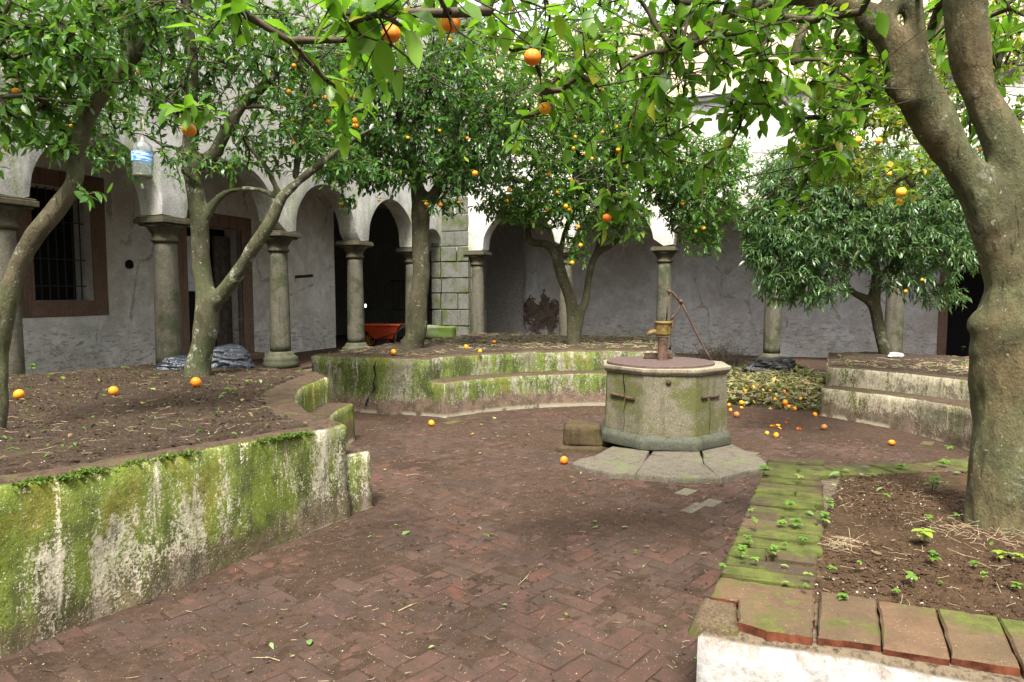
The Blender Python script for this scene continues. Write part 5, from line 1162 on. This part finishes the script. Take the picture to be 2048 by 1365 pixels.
# ---- big tree in the right foreground with overhanging branches
b6_ = P(1995, 1065, 3.48)
def V3(*a): return Vector(a)
tree('orange_tree', (b6_.x, b6_.y, .39), 'thick old orange tree with swollen scarred trunk in the right foreground bed',
  [(LB(3.48, (1998, 1110), (1996, 1060), (2003, 1000), (2006, 920), (2010, 830), (2012, 740), (2016, 650), (2022, 570), (2010, 500), (1985, 440), (1958, 390), (1915, 320), (1880, 260), (1850, 205), (1820, 160), (1808, 120), (1780, 75), (1735, 40), (1690, 15), (1630, -8), (1560, -5, 3.4), (1490, 15, 3.3), (1440, 40, 3.2), (1390, 70, 3.1), (1350, 105, 3.0)),
     W(3.48, 176, 156, 140, 136, 138, 142, 144, 110, 104, 100, 92, 80, 78, 80, 92, 80, 66, 64, 56, 46, 38, 32, 28, 25, 18)),
   (LB(3.48, (2020, 560), (2035, 470), (2030, 400), (2010, 310), (1985, 230), (1960, 150), (1945, 80), (1930, 0), (1925, -120)), W(3.48, 104, 100, 92, 84, 78, 80, 84, 80, 66)),
   (LB(3.48, (1825, 165), (1835, 100), (1832, 40), (1815, -40), (1800, -160)), W(3.48, 66, 56, 50, 44, 36)), (LB(3.48, (1800, 100), (1760, 50), (1790, 0), (1800, -80)), W(3.48, 60, 60, 50, 40)),
   (LB(3.48, (1640, 0), (1622, 35), (1600, 75), (1590, 110), (1588, 132)), W(3.48, 24, 22, 20, 22, 22)), (LB(3.4, (1590, 125), (1640, 120), (1700, 160), (1740, 190)), W(3.4, 9, 8, 6, 4)),
   (LB(3.2, (1560, -2), (1510, 25, 3.2), (1450, 60, 3.1), (1400, 85, 3.0), (1360, 100), (1335, 112), (1325, 170), (1300, 200), (1285, 225)), W(3.1, 26, 24, 22, 22, 24, 18, 14, 12, 9)),
   (LB(3.0, (1350, 105), (1300, 105), (1260, 125), (1230, 150)), W(3, 14, 11, 8, 4)), (LB(3.0, (1360, 100), (1375, 40), (1385, -20)), W(3, 9, 7, 5)),
   (LB(3.0, (1350, 105), (1310, 50), (1280, 0), (1200, -60, 2.7), (1050, -90, 2.4), (900, -80, 2.2), (760, -60, 2.2), (640, -70, 2.3)), W(3, 16, 12, 9, 9, 7, 5, 4, 3)),
   (LB(2.2, (900, -80), (950, -10), (1010, 50), (1060, 90)), W(2.2, 6, 5, 4, 4)), (LB(2.5, (1050, -90), (1100, 20, 2.6), (1080, 120, 2.8), (1085, 205, 3.0)), W(2.6, 7, 6, 4, 3)),
   (LB(3.48, (2035, 470), (2090, 400), (2150, 300)), W(3.48, 50, 40, 30)), (LB(3.4, (1330, 120), (1260, 240, 3.3), (1240, 330, 3.4), (1215, 420, 3.5)), W(3.4, 9, 6, 5, 3)), (LB(3.3, (1560, 0), (1540, 70), (1510, 190), (1480, 250)), W(3.3, 7, 5, 4, 3)), (LB(3.4, (1640, 100), (1640, 200), (1635, 300), (1632, 350)), W(3.4, 5, 4, 3, 2)),
   (LB(2.3, (640, -70), (560, -40), (470, 10, 2.6), (380, 130, 3.0), (378, 240, 3.2)), W(2.4, 6, 5, 4, 3, 2.5))],
  [(1320, 170, 3.2, 90, 110, .35, 21), (1290, 270, 3.3, 60, 80, .25, 11), (1420, 330, 3.4, 60, 50, .2, 4), (1730, 170, 3.7, 60, 60, .2, 9), (1450, 120, 3.2, 110, 90, .35, 22), (1560, 160, 3.3, 110, 90, .35, 22), (1640, 240, 3.4, 70, 80, .25, 17), (1640, 330, 3.4, 34, 45, .12, 10), (1430, 220, 3.3, 80, 30, .2, 7), (1240, 390, 3.5, 75, 55, .2, 11),
   (1150, 50, 2.9, 150, 80, .4, 18), (1080, 240, 3.1, 120, 60, .3, 6), (950, 20, 2.4, 150, 50, .3, 11), (770, 30, 1.75, 90, 50, .15, 7), (850, -10, 1.8, 90, 30, .15, 4), (700, 40, 1.9, 60, 50, .15, 4), (690, 100, 2.9, 110, 110, .3, 15), (690, 220, 3.4, 60, 50, .2, 7), (470, 20, 2.7, 80, 40, .25, 8), (390, 210, 3.15, 30, 30, .06, 3), (430, 225, 3.2, 10, 12, .04, 1), (1200, 150, 3.0, 110, 70, .3, 9), (1000, 110, 2.9, 110, 60, .3, 6),
   (1750, 60, 3.8, 150, 60, .4, 20), (1990, 60, 4.2, 90, 110, .5, 36), (2000, 230, 4.3, 70, 80, .4, 16), (1710, 190, 3.6, 50, 50, .3, 9), (1500, -150, 3.4, 600, 110, 1.0, 70), (1480, 50, 3.4, 90, 60, .3, 14), (1700, -200, 2.6, 500, 160, 1.0, 70), (1620, 60, 3.7, 120, 50, .3, 14), (1380, 20, 3.2, 100, 50, .3, 14), (1580, 400, 3.5, 26, 20, .1, 2), (1150, 330, 3.5, 60, 40, .3, 2)],
  M['leafB'], M['leafBo'], .092, 300, [(902, 47, 38, 2.25), (783, 68, 36, 2.0), (1065, 115, 34, 2.5), (1090, 217, 25, 3.0), (1214, 436, 18, 3.5), (1700, 290, .001, 3)][:5], 'bark6', .014, seed=8, trunk_amp=.024, leafw=(.9, 1.3), sprig_n=6, droop=.3, fine=True, extra_twigs=520, knots=[(1796, 172, 3.46, 22), (1800, 130, 3.46, 24), (1812, 195, 3.44, 20), (1826, 95, 3.44, 14), (1975, 650, 3.50, 36), (1985, 700, 3.50, 44), (2050, 600, 3.42, 46), (1968, 1050, 3.5, 32), (2035, 1055, 3.46, 32)], yel=.05, tintb=(.05, .95))
# ================================================================== oranges lying about
def lying(px, py, dia_px, ztop, label, m='orange', k=0.0, group=None, name='orange', cat='orange'):
    g = G(px, py, ztop, SLOPE if k == 0 else 0) if k >= 0 else None
    dep = g.y; D = dia_px/1365*dep; r = D/2
    g = G(px, py, ztop+r, SLOPE if k == 0 else 0)
    o = bpy.data.objects.new(name, omesh(M[m], orr.randrange(4))); C.objects.link(o); o.scale = (D, D, D*orr.uniform(.9, 1)); o.location = (g.x, g.y, g.z-.004); o.rotation_euler = (orr.uniform(0, 3), orr.uniform(0, 3), orr.uniform(0, 6))
    return setp(o, label, cat, group)
gO = 'fallen oranges'
for a in [(38, 788, 19, .66, 'fallen orange on the left bed nearest the leaning trunk'), (227, 781, 18, .66, 'fallen orange in the open soil of the left bed, middle one of three'), (392, 764, 20, .65, 'fallen orange at the foot of the forked tree trunk'),
          (787, 704, 11, .69, 'fallen orange on the middle bed, left of the straight trunk'), (932, 694, 10, .69, 'fallen orange on the middle bed, first one right of the straight trunk'), (960, 702, 8, .69, 'small fallen orange near the curved edge of the middle bed'), (988, 684, 8, .70, 'fallen orange farthest back on the middle bed')]:
    lying(*a[:4], a[4], k=1, group=gO)
for a in [(863, 846, 13, 0.004, 'lone fallen orange on the paving below the corner of the middle bench'), (1128, 920, 16, .004, 'bright fallen orange on the paving beside the mossy block and well slab'), (1783, 885, 13, .004, 'fallen orange on the paving before the right curved bench'),
          (1552, 870, 11, .004, 'fallen orange on the dirt between the well and right bench'), (1630, 829, 10, .004, 'wrinkled orange at the edge of the heap near the right bench corner')]:
    lying(*a, group=gO)
lying(1648, 854, 12, .004, 'brownish spoiled orange close to the corner of the right bench', 'rot', group=gO)
lying(1534, 866, 8, .004, 'small yellow fruit on the dirt beside a fallen orange', 'yel', group=gO, name='lemon', cat='lemon')
lying(1473, 829, 12, .004, 'dark spoiled orange against the well at the foot of the heap', 'rot', group=gO)
# ---- leaf heap
hc = G(1550, 800); hx, hy = hc.x, hc.y-.25
def heapz(x, y):
    u = (x-hx-.12*(y-hy))/1.2; v = (y-hy-.75)/1.75; r = u*u+v*v
    return gz(x, y)+.50*max(0, 1-r)**.8*(1+.25*mn.noise(Vector((x*2.2, y*2.2, 3))))+.02*mn.noise(Vector((x*9, y*9, 3)))
grid('dirt_mound', hx-1.5, hx+1.6, hy-1.2, hy+2.4, .06, lambda x, y: heapz(x, y)-.03, M['soilC'])
rng = np.random.default_rng(77); n = 5600
th = rng.uniform(0, 6.28, n); rr_ = np.sqrt(rng.random(n)); x = hx+1.2*rr_*np.cos(th); y = hy+.75+1.8*rr_*np.sin(th)
z = np.array([heapz(a, b) for a, b in zip(x, y)])+rng.random(n)*.05
pos = np.stack([x, y, z], 1); dirs = rng.normal(size=(n, 3))*np.array([1, 1, .6]); ups = np.tile([0, 0, 1.], (n, 1))+rng.normal(size=(n, 3))*1.0
tint = rng.random(n)*.9; tint[rng.random(n) < .10] = 1
hm = leafmat('cut_leaf', (.075, .055, .028), (.21, .25, .07), (.42, .36, .05), .2, .55)
hp_ = leaves_mesh('leaf_heap', pos, dirs, ups, rng.uniform(.05, .15, n), rng.uniform(.4, 1.2, n), tint, hm, None, False)
setp(hp_, 'heap of cut green and yellow orange leaves between the well and right bench', 'leaf heap', None, 'stuff')
def sticks(name, n, fx, L, r, m, seed, lift=.01, up=.12):
    rg = np.random.default_rng(seed); p = np.array([fx(rg) for _ in range(n)]); a = rg.uniform(0, 6.28, n); ln = rg.uniform(L*.4, L, n); d = np.stack([np.cos(a), np.sin(a), rg.normal(size=n)*up], 1)*ln[:, None]
    b0 = p-d/2; b1 = p+rg.normal(size=(n, 3))*ln[:, None]*.06; b2 = p+d/2; V = []; F = []; pts = np.stack([b0, b1, b2], 1); pts[:, :, 2] += lift
    up_ = np.array([0, 0, 1.]); sd = np.stack([-np.sin(a), np.cos(a), 0*a], 1)*r
    V = np.stack([pts[:, i]+q for i in range(3) for q in (sd, up_*r*1.2, -sd)], 1).reshape(-1, 3)
    base = (np.arange(n)*9)[:, None]; F = np.concatenate([base+np.array([[i*3+j, i*3+j+1, i*3+j+4, i*3+j+3]]) for i in (0, 1) for j in (0, 1)]); return bulk(name, V, F, m, None, False)
def hpt(rg): a = rg.uniform(0, 6.28); q = math.sqrt(rg.random()); x = hx+1.15*q*math.cos(a); y = hy+.55+1.5*q*math.sin(a); return (x, y, heapz(x, y)+rg.random()*.06)
o = sticks('twig_litter', 900, hpt, .35, .003, M['litter'], 5, up=.25); setp(o, 'dry stalks tangled through the leaf heap beside the well', 'twigs', None, 'stuff')
tp = P(1430, 712, 13.4)
def tpt(rg): q = rg.normal(size=3)*np.array([.45, .3, .12]); return (tp.x+q[0], tp.y+q[1], max(gz(tp.x, tp.y)+.02, tp.z-.05+q[2]-abs(q[0])*.25))
o = sticks('brush_pile', 1500, tpt, .45, .0028, M['twig'], 6, up=.5); setp(o, 'grey tangle of dry brushwood piled behind the well', 'brushwood', None, 'stuff')
heapo = []
for i, (px, py, dd) in enumerate([(1505, 777, 9), (1490, 784, 8), (1482, 808, 10), (1482, 817, 7), (1569, 808, 12), (1576, 815, 8), (1613, 769, 8), (1539, 784, 7), (1568, 785, 7), (1525, 782, 6), (1588, 820, 10), (1457, 812, 8), (1625, 795, 7), (1515, 770, 6), (1460, 822, 8), (1600, 800, 7), (1548, 800, 7)]):
    r = ray(px, py); best = None
    for k in range(400):
        t = 8.5+k*.015; p = Vector((0, 0, CAMZ))+r*t
        if p.z < heapz(p.x, p.y)+.02: best = p; break
    if best is None: best = G(px, py)
    D = dd/1365*best.y; o = bpy.data.objects.new('orange', omesh(M['orange'], i)); C.objects.link(o); o.scale = (D, D, D*.92); o.location = (best.x, best.y-.02, best.z+D*.25); o.rotation_euler = (i, i*2, i)
    heapo.append((px, py, o))
for k, (px, py, o) in enumerate(sorted(heapo, key=lambda t: t[0])): setp(o, 'orange half buried in the leaf heap by the well, %s counting from the left' % ('first second third fourth fifth sixth seventh eighth ninth tenth eleventh twelfth thirteenth fourteenth fifteenth sixteenth seventeenth'.split()[k]), 'orange', 'oranges in the leaf heap')
# orange peel scraps on the dirt
for i, (px, py) in enumerate(((1556, 850), (1560, 857), (1575, 845), (1598, 858), (1545, 852))):
    g = G(px, py, .012); q = MB().lathe([(0, .012), (.022, .006), (.034, -.006)], (0, 0, 0), 10); q.F = q.F[:-2]; o = q.obj('orange_peel', M['orange'], None, True); o.location = g; o.rotation_euler = (i*.7, .4*i, i); rough(o, .01, 30); setp(o, 'torn scrap of orange peel on the dirt near the leaf heap, '+('second from left', 'middle one', 'second from right', 'rightmost', 'leftmost')[i], 'peel', 'scraps of orange peel')
# ================================================================== litter on the ground (uncountable)
def zpave(x, y): return gz(x, y)+.006
def on_pave(rg):
    while True:
        x = rg.uniform(-3, 5.2); y = rg.uniform(1.9, 11.5)
        if in_left_bed(x, y) or in_front_bed(x, y): continue
        if (Vector((x, y, 0))-CEN).length > 3.2 and y > 5 and not -1.9 < x < -1.0: continue
        if math.hypot(x-1.76, y-7.85) < .9: continue
        return (x, y, zpave(x, y))
o = sticks('straw_litter', 700, on_pave, .055, .0010, M['litter'], 11, up=.05); setp(o, 'fine dry straw and stalks scattered over the brick paving', 'straw', None, 'stuff')
def clods(name, n, fx, s0, s1, m, seed, label, cat):
    rg = np.random.default_rng(seed); p = np.array([fx(rg) for _ in range(n)]); s = rg.uniform(s0, s1, n)**1.0*rg.random(n)**1.5+s0
    T = np.array([(1, 0, 0), (0, 1, 0), (-1, 0, 0), (0, -1, 0), (0, 0, .8), (.1, .1, -.3)]); TF = np.array([(0, 1, 4), (1, 2, 4), (2, 3, 4), (3, 0, 4)])
    V = p[:, None]+s[:, None, None]*(T[None]+rg.normal(size=(n, 6, 3))*.28); F = (TF[None]+(np.arange(n)*6)[:, None, None]).reshape(-1, 3)
    return setp(bulk(name, V.reshape(-1, 3), F, m, None, False), label, cat, None, 'stuff')
clods('soil_crumbs', 9000, on_pave, .0025, .012, M['earth'], 12, 'crumbs of dark soil scattered over the brick paving', 'soil crumbs')
clods('grit', 1500, on_pave, .0012, .004, M['pebble'], 13, 'pale grit specks scattered over the brick paving', 'grit')
def in_poly(poly):
    xs = [p.x for p in poly]; ys = [p.y for p in poly]
    def ins(x, y):
        c = False; j = len(poly)-1
        for i in range(len(poly)):
            a, b = poly[i], poly[j]
            if (a.y > y) != (b.y > y) and x < (b.x-a.x)*(y-a.y)/(b.y-a.y)+a.x: c = not c
            j = i
        return c
    return ins, xs, ys
def sampler(poly, zf, nearbias=0, ymax=99):
    ins, xs, ys = in_poly(poly)
    def f(rg):
        while True:
            x = rg.uniform(min(xs), max(xs)); y = rg.uniform(max(.9, min(ys)), min(ymax, max(ys)))
            if abs(x) < y*.9 and ins(x, y): return (x, y, zf(x, y))
    return f
sR = sampler(soil_in, lambda x, y: .402+.012*mn.noise(Vector((x*6, y*6, 4))), ymax=5.4)
clods('soil_crumbs', 16000, sR, .003, .014, M['soilR'], 14, 'loose dark crumbs on the soil of the right foreground bed', 'soil crumbs')
clods('grit', 700, sR, .002, .006, M['pebble'], 15, 'pale grit on the soil of the right foreground bed', 'grit')
o = sticks('straw_litter', 170, sR, .08, .0009, M['litter'], 16, up=.12, lift=.014); setp(o, 'pale dry stalks on the soil of the right foreground bed', 'straw', None, 'stuff')
def cluster(c, r, z): return lambda rg: (c.x+rg.normal()*r, c.y+rg.normal()*r*.7, z+abs(rg.normal())*.012)
for i, (px, py, r, n) in enumerate(((1680, 1095, .045, 34), (1990, 1075, .16, 70), (1900, 1060, .08, 16))):
    o = sticks('straw_tuft', n, cluster(G(px, py, .41, 0), r, .412), .12, .0009, M['litter'], 30+i, up=.3); setp(o, ['tuft of pale dry straw on the inner edge of the mossy coping', 'dry straw strewn round the foot of the big trunk', 'thin dry straw left of the big trunk foot'][i], 'straw', None, 'stuff')
sL = sampler(bedL_soil, lambda x, y: float(zL(x, y))+.018, ymax=9.3)
clods('soil_crumbs', 9000, sL, .004, .016, M['soilL'], 17, 'crumbs and clods on the soil of the left bed', 'soil crumbs'); clods('grit', 700, sL, .002, .005, M['pebble'], 18, 'pale grit on the soil of the left bed', 'grit')
o = sticks('straw_litter', 160, sL, .12, .0011, M['litter'], 19, up=.10, lift=.014); setp(o, 'dry stalks and twigs strewn over the left bed', 'straw', None, 'stuff')
midp = ccw([E_+V2(.2, .12), *[p+(p-V2(CEN.x, CEN.y)).normalized()*.16 for p in upm], V2(3.0, 14.7), V2(-.8, 15.6)])
sM = sampler(midp, lambda x, y: .69)
o = sticks('straw_litter', 600, sM, .22, .003, M['litter'], 20, up=.15, lift=.014); setp(o, 'dry stalks strewn over the middle bed', 'straw', None, 'stuff')
rgp = ccw([*[p+(p-V2(CEN.x, CEN.y)).normalized()*.16 for p in upr], V2(8.3, 4.5), V2(10.2, 10.1), V2(5.9, 12.2)])
sRR = sampler(rgp, lambda x, y: float(zR(x, y))+.02)
o = sticks('straw_litter', 500, sRR, .2, .003, M['litter'], 21, up=.15, lift=.014); setp(o, 'dry stalks strewn over the right back bed', 'straw', None, 'stuff')
def ground_leaves(name, n, fx, L0, L1, m, seed, label, gr=.5):
    rg = np.random.default_rng(seed); pos = np.array([fx(rg) for _ in range(n)]); pos[:, 2] += .012; a = rg.uniform(0, 6.28, n)
    dirs = np.stack([np.cos(a), np.sin(a), rg.normal(size=n)*.12], 1); ups = np.tile([0, 0, 1.], (n, 1))+rg.normal(size=(n, 3))*.25
    o = leaves_mesh(name, pos, dirs, ups, rg.uniform(L0, L1, n), rg.uniform(.6, 1.1, n), rg.random(n)*gr, m, None, True); return setp(o, label, 'low weeds', None, 'stuff')
ground_leaves('ground_cover', 700, sM, .03, .075, M['weed'], 41, 'small green weeds and fallen leaves over the middle bed'); ground_leaves('ground_cover', 420, sRR, .03, .075, M['weed'], 42, 'small green weeds over the right back bed')
ground_leaves('ground_cover', 260, sL, .02, .05, M['weed'], 43, 'tiny green weeds over the left bed')
DLm = leafmat('dead_leaf', (.06, .035, .018), (.19, .13, .06), (.30, .24, .08), .1, .7)
for nm_, fx_, n_, sd_, a0_, a1_, lb_ in (('dead_leaves', sL, 230, 61, .03, .08, 'brown dead leaves lying over the left bed'), ('dead_leaves', sM, 380, 62, .04, .09, 'brown dead leaves lying over the middle bed'), ('dead_leaves', sRR, 260, 63, .04, .09, 'brown dead leaves lying over the right back bed'), ('dead_leaves', sR, 60, 64, .015, .045, 'small brown dead leaves on the right foreground bed'), ('dead_leaves', on_pave, 170, 65, .02, .06, 'brown dead leaves scattered over the brick paving')):
    q_ = ground_leaves(nm_, n_, fx_, a0_, a1_, DLm, sd_, lb_, 1.0); q_['category'] = 'dead leaves'
# moss cushions on the edges
def moss(name, pts, n, r, label, seed):
    rg = np.random.default_rng(seed); c = np.array([pts[i] for i in rg.integers(0, len(pts), n)])+rg.normal(size=(n, 3))*np.array([r, r, r*.25]); d = rg.normal(size=(n, 3)); d[:, 2] = np.abs(d[:, 2])*1.2
    o = leaves_mesh(name, c, d, rg.normal(size=(n, 3)), rg.uniform(.010, .024, n), np.full(n, 1.2), rg.random(n)*.8, M['moss'], None, False); return setp(o, label, 'moss', None, 'stuff')
mp = []; rgm = random.Random(8); a = .3
while a < 3.0:
    q = V2(-2.296, 3.06)+sdir*(a-.9+.05); k_ = mn.noise(Vector((a*2.2, 3, 1))); 
    if k_ > -.05: mp += [(q.x+rgm.uniform(-.03, .012), q.y, float(zL(q.x, q.y))-.018+rgm.uniform(-.02, .0))]*(1+int(max(0, k_)*9))
    a += rgm.uniform(.006, .03)
moss('moss_cushions', mp, 4200, .011, 'bright moss cushions along the top edge of the left algae-covered wall', 51)
mp = [tuple(BA(7.2+k*.0, -.2, 6.2)) for k in range(2)]
q = P(1445, 192, 16.9); rg = np.random.default_rng(3); n = 420; c = np.array(q)+rg.normal(size=(n, 3))*np.array([.45, .1, .16]); c[:, 2] = np.maximum(c[:, 2], 6.2)
d = rg.normal(size=(n, 3)); d[:, 2] = np.abs(d[:, 2]); setp(leaves_mesh('ledge_weeds', c, d, rg.normal(size=(n, 3)), rg.uniform(.08, .18, n), np.full(n, .8), rg.random(n), M['weed'], None, False), 'green weeds growing on the ledge of the back wall', 'weeds', None, 'stuff')
# ================================================================== seedlings and single fallen leaves
wr = random.Random(12)
ORD = 'first second third fourth fifth sixth seventh eighth ninth tenth eleventh twelfth thirteenth fourteenth fifteenth sixteenth seventeenth eighteenth nineteenth twentieth'.split()
def ordw(k): return ORD[k] if k < 20 else 'twenty-'+ORD[k-20]
def number(items, key, fmt):
    r = sorted(range(len(items)), key=lambda i: key(items[i])); return {items[i]: fmt % ordw(q) for q, i in enumerate(r)}
def seedling_mesh(k):
    r = random.Random(k); V = []; F = []; mb = MB(); h = r.uniform(.03, .06); n = r.choice((4, 5, 6))
    mb.tube([(0, 0, -.01), (.004, .003, h*.6), (.008, 0, h)], .0012, 4)
    for lev in range(2 if k % 2 else 1):
        hz_ = h*(1-.35*lev)
        for i in range(n):
            a = i*2*math.pi/n+r.uniform(-.3, .3)+lev*.5; L = r.uniform(.018, .034); el = r.uniform(-.1, .35); x = Vector((math.cos(a)*math.cos(el), math.sin(a)*math.cos(el), math.sin(el))); y = Vector((-math.sin(a), math.cos(a), 0)); z = x.cross(y)
            V = [Vector((.008, 0, hz_))+L*(x*p[0]+y*p[1]*1.5+z*p[2]) for p in LF]; mb.add(V, [tuple(f) for f in LFF])
    me = bpy.data.meshes.new('seedling'); me.from_pydata([tuple(v) for v in mb.V], [], mb.F); me.materials.append(WO_); shade(me); return me
WO_ = leafmat('seedling_leaf', (.09, .20, .02), (.20, .36, .045), (.3, .4, .05), .35, .5, True)
sms = [seedling_mesh(k) for k in range(6)]
def seedling(px, py, z, sc, label, group, k=0):
    g = G(px, py, z, k); o = bpy.data.objects.new('seedling', sms[wr.randrange(6)]); C.objects.link(o); o.location = g; s = .78*sc/1365*g.y/.055; o.scale = (s, s, s); o.rotation_euler.z = wr.uniform(0, 6); setp(o, label, 'seedling', group)
L14199 = [(1530, 955, 38), (1600, 965, 26), (1582, 1020, 34), (1512, 1065, 32), (1545, 1115, 34), (1480, 1115, 34), (1512, 1128, 26), (1570, 1100, 22), (1608, 1090, 26), (1440, 1155, 34), (1618, 1165, 24), (1590, 1058, 40), (1645, 1050, 36), (1662, 1020, 30), (1660, 1155, 26), (1500, 1035, 22), (1498, 1090, 26), (1608, 1185, 20), (1560, 1055, 26), (1490, 1125, 18)]; NL14199 = number(L14199, lambda t: -t[1], 'green seedling on the mossy side coping bricks, %s counting from the near corner')
for px, py, sc in L14199:
    seedling(px, py, .425, sc, NL14199[(px, py, sc)], 'seedlings on the mossy coping')
for px, py, sc, lab in [(1850, 1090, 62, 'largest seedling with toothed leaves in the right foreground soil'), (1828, 1175, 48, 'broad-leaved seedling near the front coping tiles'), (1862, 985, 44, 'seedling left of the big trunk in the right foreground bed')]:
    seedling(px, py, .41, sc, lab, 'seedlings in the right foreground soil')
L15146 = [(1890, 985, 30), (1775, 1010, 26), (2000, 1120, 34), (2040, 1125, 30), (1690, 1205, 30), (1965, 1160, 24), (2030, 1180, 30), (1870, 1130, 34), (1715, 1140, 22), (1950, 1135, 24), (1860, 1055, 28), (1985, 1105, 22), (1915, 1040, 22), (1740, 960, 22), (1800, 940, 24), (1885, 935, 26), (1900, 915, 26), (1790, 1190, 20), (1880, 1170, 16)]; NL15146 = number(L15146, lambda t: t[0], 'small seedling in the right foreground soil, %s counting from the mossy coping')
for px, py, sc in L15146:
    seedling(px, py, .41, sc, NL15146[(px, py, sc)], 'small seedlings in the right foreground soil')
L15744 = [(20, 925, 30), (40, 915, 26), (65, 745, 22), (150, 905, 26), (130, 775, 24), (100, 760, 16), (250, 745, 20), (310, 840, 16), (440, 830, 14), (455, 790, 24), (500, 770, 20), (240, 890, 18), (465, 760, 18), (600, 745, 14), (300, 775, 14), (550, 765, 14)]; NL15744 = number(L15744, lambda t: t[0], 'small seedling in the left bed soil, %s counting from the left edge')
for px, py, sc in L15744:
    seedling(px, py, .66, sc, NL15744[(px, py, sc)], 'seedlings in the left bed')
L16228 = [(975, 1085, 20), (1190, 1048, 14), (1130, 1240, 16), (790, 1057, 14), (715, 975, 12), (1395, 1325, 22), (1270, 1110, 12), (1425, 1050, 12)]; NL16228 = number(L16228, lambda t: t[0], 'tiny weed in a joint of the brick paving, %s counting from the left')
for px, py, sc in L16228:
    seedling(px, py, 0, sc, NL16228[(px, py, sc)], 'weeds in the brick paving', SLOPE)
L9 = [(1660, 705, 14), (1735, 702, 18), (1700, 740, 12), (1935, 735, 14), (1925, 700, 12)]; N9 = number(L9, lambda t: t[0], 'green weed on the right back bed soil, %s counting from its left end')
for q9 in L9: seedling(q9[0], q9[1], .56, q9[2], N9[q9], 'weeds on the right back bed')
FLm = leafmat('fallen_green_leaf', (.10, .20, .05), (.30, .38, .14), (.5, .42, .08), .15, .5, True); flm = leaf_meshes(FLm)
def fallen(px, py, z, L, label, group, k=0, a=None):
    g = G(px, py, z, k); o = bpy.data.objects.new('fallen_leaf', flm[wr.randrange(6)]); C.objects.link(o); s = L/1365*g.y; o.location = g; o.scale = (s, s, s); o.rotation_euler = (wr.uniform(-.2, .2), wr.uniform(-.15, .1), wr.uniform(0, 6.3) if a is None else a); setp(o, label, 'leaf', group)
L17285 = [(820, 1062, 26), (770, 941, 14), (935, 872, 12), (995, 874, 12), (950, 868, 10), (960, 905, 12), (870, 905, 10), (1170, 985, 12), (1240, 1018, 14), (985, 835, 12), (1060, 870, 14), (1200, 862, 12), (1255, 1053, 18), (1195, 1055, 16), (740, 1015, 12), (620, 1290, 28), (590, 1310, 12), (1015, 1210, 12), (870, 1292, 16), (1400, 1327, 16), (540, 1286, 18), (700, 825, 10), (760, 850, 8), (1040, 858, 8), (1500, 1215, 14), (350, 1190, 10), (735, 1075, 10), (1330, 1250, 10), (1290, 1130, 10)]; NL17285 = number(L17285, lambda t: -t[1], 'fallen green leaf on the brick paving, %s counting from the bottom edge')
for px, py, L in L17285:
    fallen(px, py, .016, L, NL17285[(px, py, L)], 'fallen leaves on the paving', SLOPE)
L18016 = [(1680, 945, 26), (1700, 942, 22), (1612, 928, 24), (1725, 948, 18), (1740, 935, 18), (1662, 968, 18), (1610, 1022, 24), (1685, 1083, 28), (1645, 1040, 18), (1895, 1035, 24), (2030, 1110, 30), (1765, 975, 18), (1870, 935, 20), (1905, 945, 16), (1560, 1130, 18), (1580, 1165, 18)]; NL18016 = number(L18016, lambda t: t[0], 'fallen leaf on the right foreground bed, %s counting from its coping side')
for px, py, L in L18016:
    fallen(px, py, .43, L, NL18016[(px, py, L)], 'fallen leaves on the right foreground bed')
L18543 = [(310, 780, 18), (460, 786, 22), (300, 905, 16), (215, 920, 14), (450, 790, 18), (160, 830, 12), (380, 800, 12), (520, 760, 12)]; NL18543 = number(L18543, lambda t: t[0], 'pale fallen leaf on the left bed soil, %s counting from the left')
for px, py, L in L18543:
    fallen(px, py, .685, L, NL18543[(px, py, L)], 'fallen leaves on the left bed')
# pale twigs on the paving
for i, (x0, y0, x1, y1, lab) in enumerate([(1037, 1170, 1062, 1143, 'short white bent twig on the paving in front of the well'), (797, 1222, 835, 1205, 'thin pale twig on the paving, left of centre'), (505, 1316, 560, 1322, 'pale straight twig on the paving near the bottom edge, left'), (873, 1260, 882, 1248, 'short pale twig near the bottom centre of the paving'), (812, 951, 842, 949, 'pale twig on the paving beyond the left bench end'), (80, 1340, 115, 1352, 'dark curved twig at the bottom left corner of the paving')]):
    a = G(x0, y0, .008); b = G(x1, y1, .010); m_ = (a+b)/2+Vector((.012, .01, .003)); o = MB().tube([a, m_, b], [.0022, .003, .0018], 6).obj('twig', M['litter'] if i < 5 else M['twig'], None, True); setp(o, lab, 'twig')
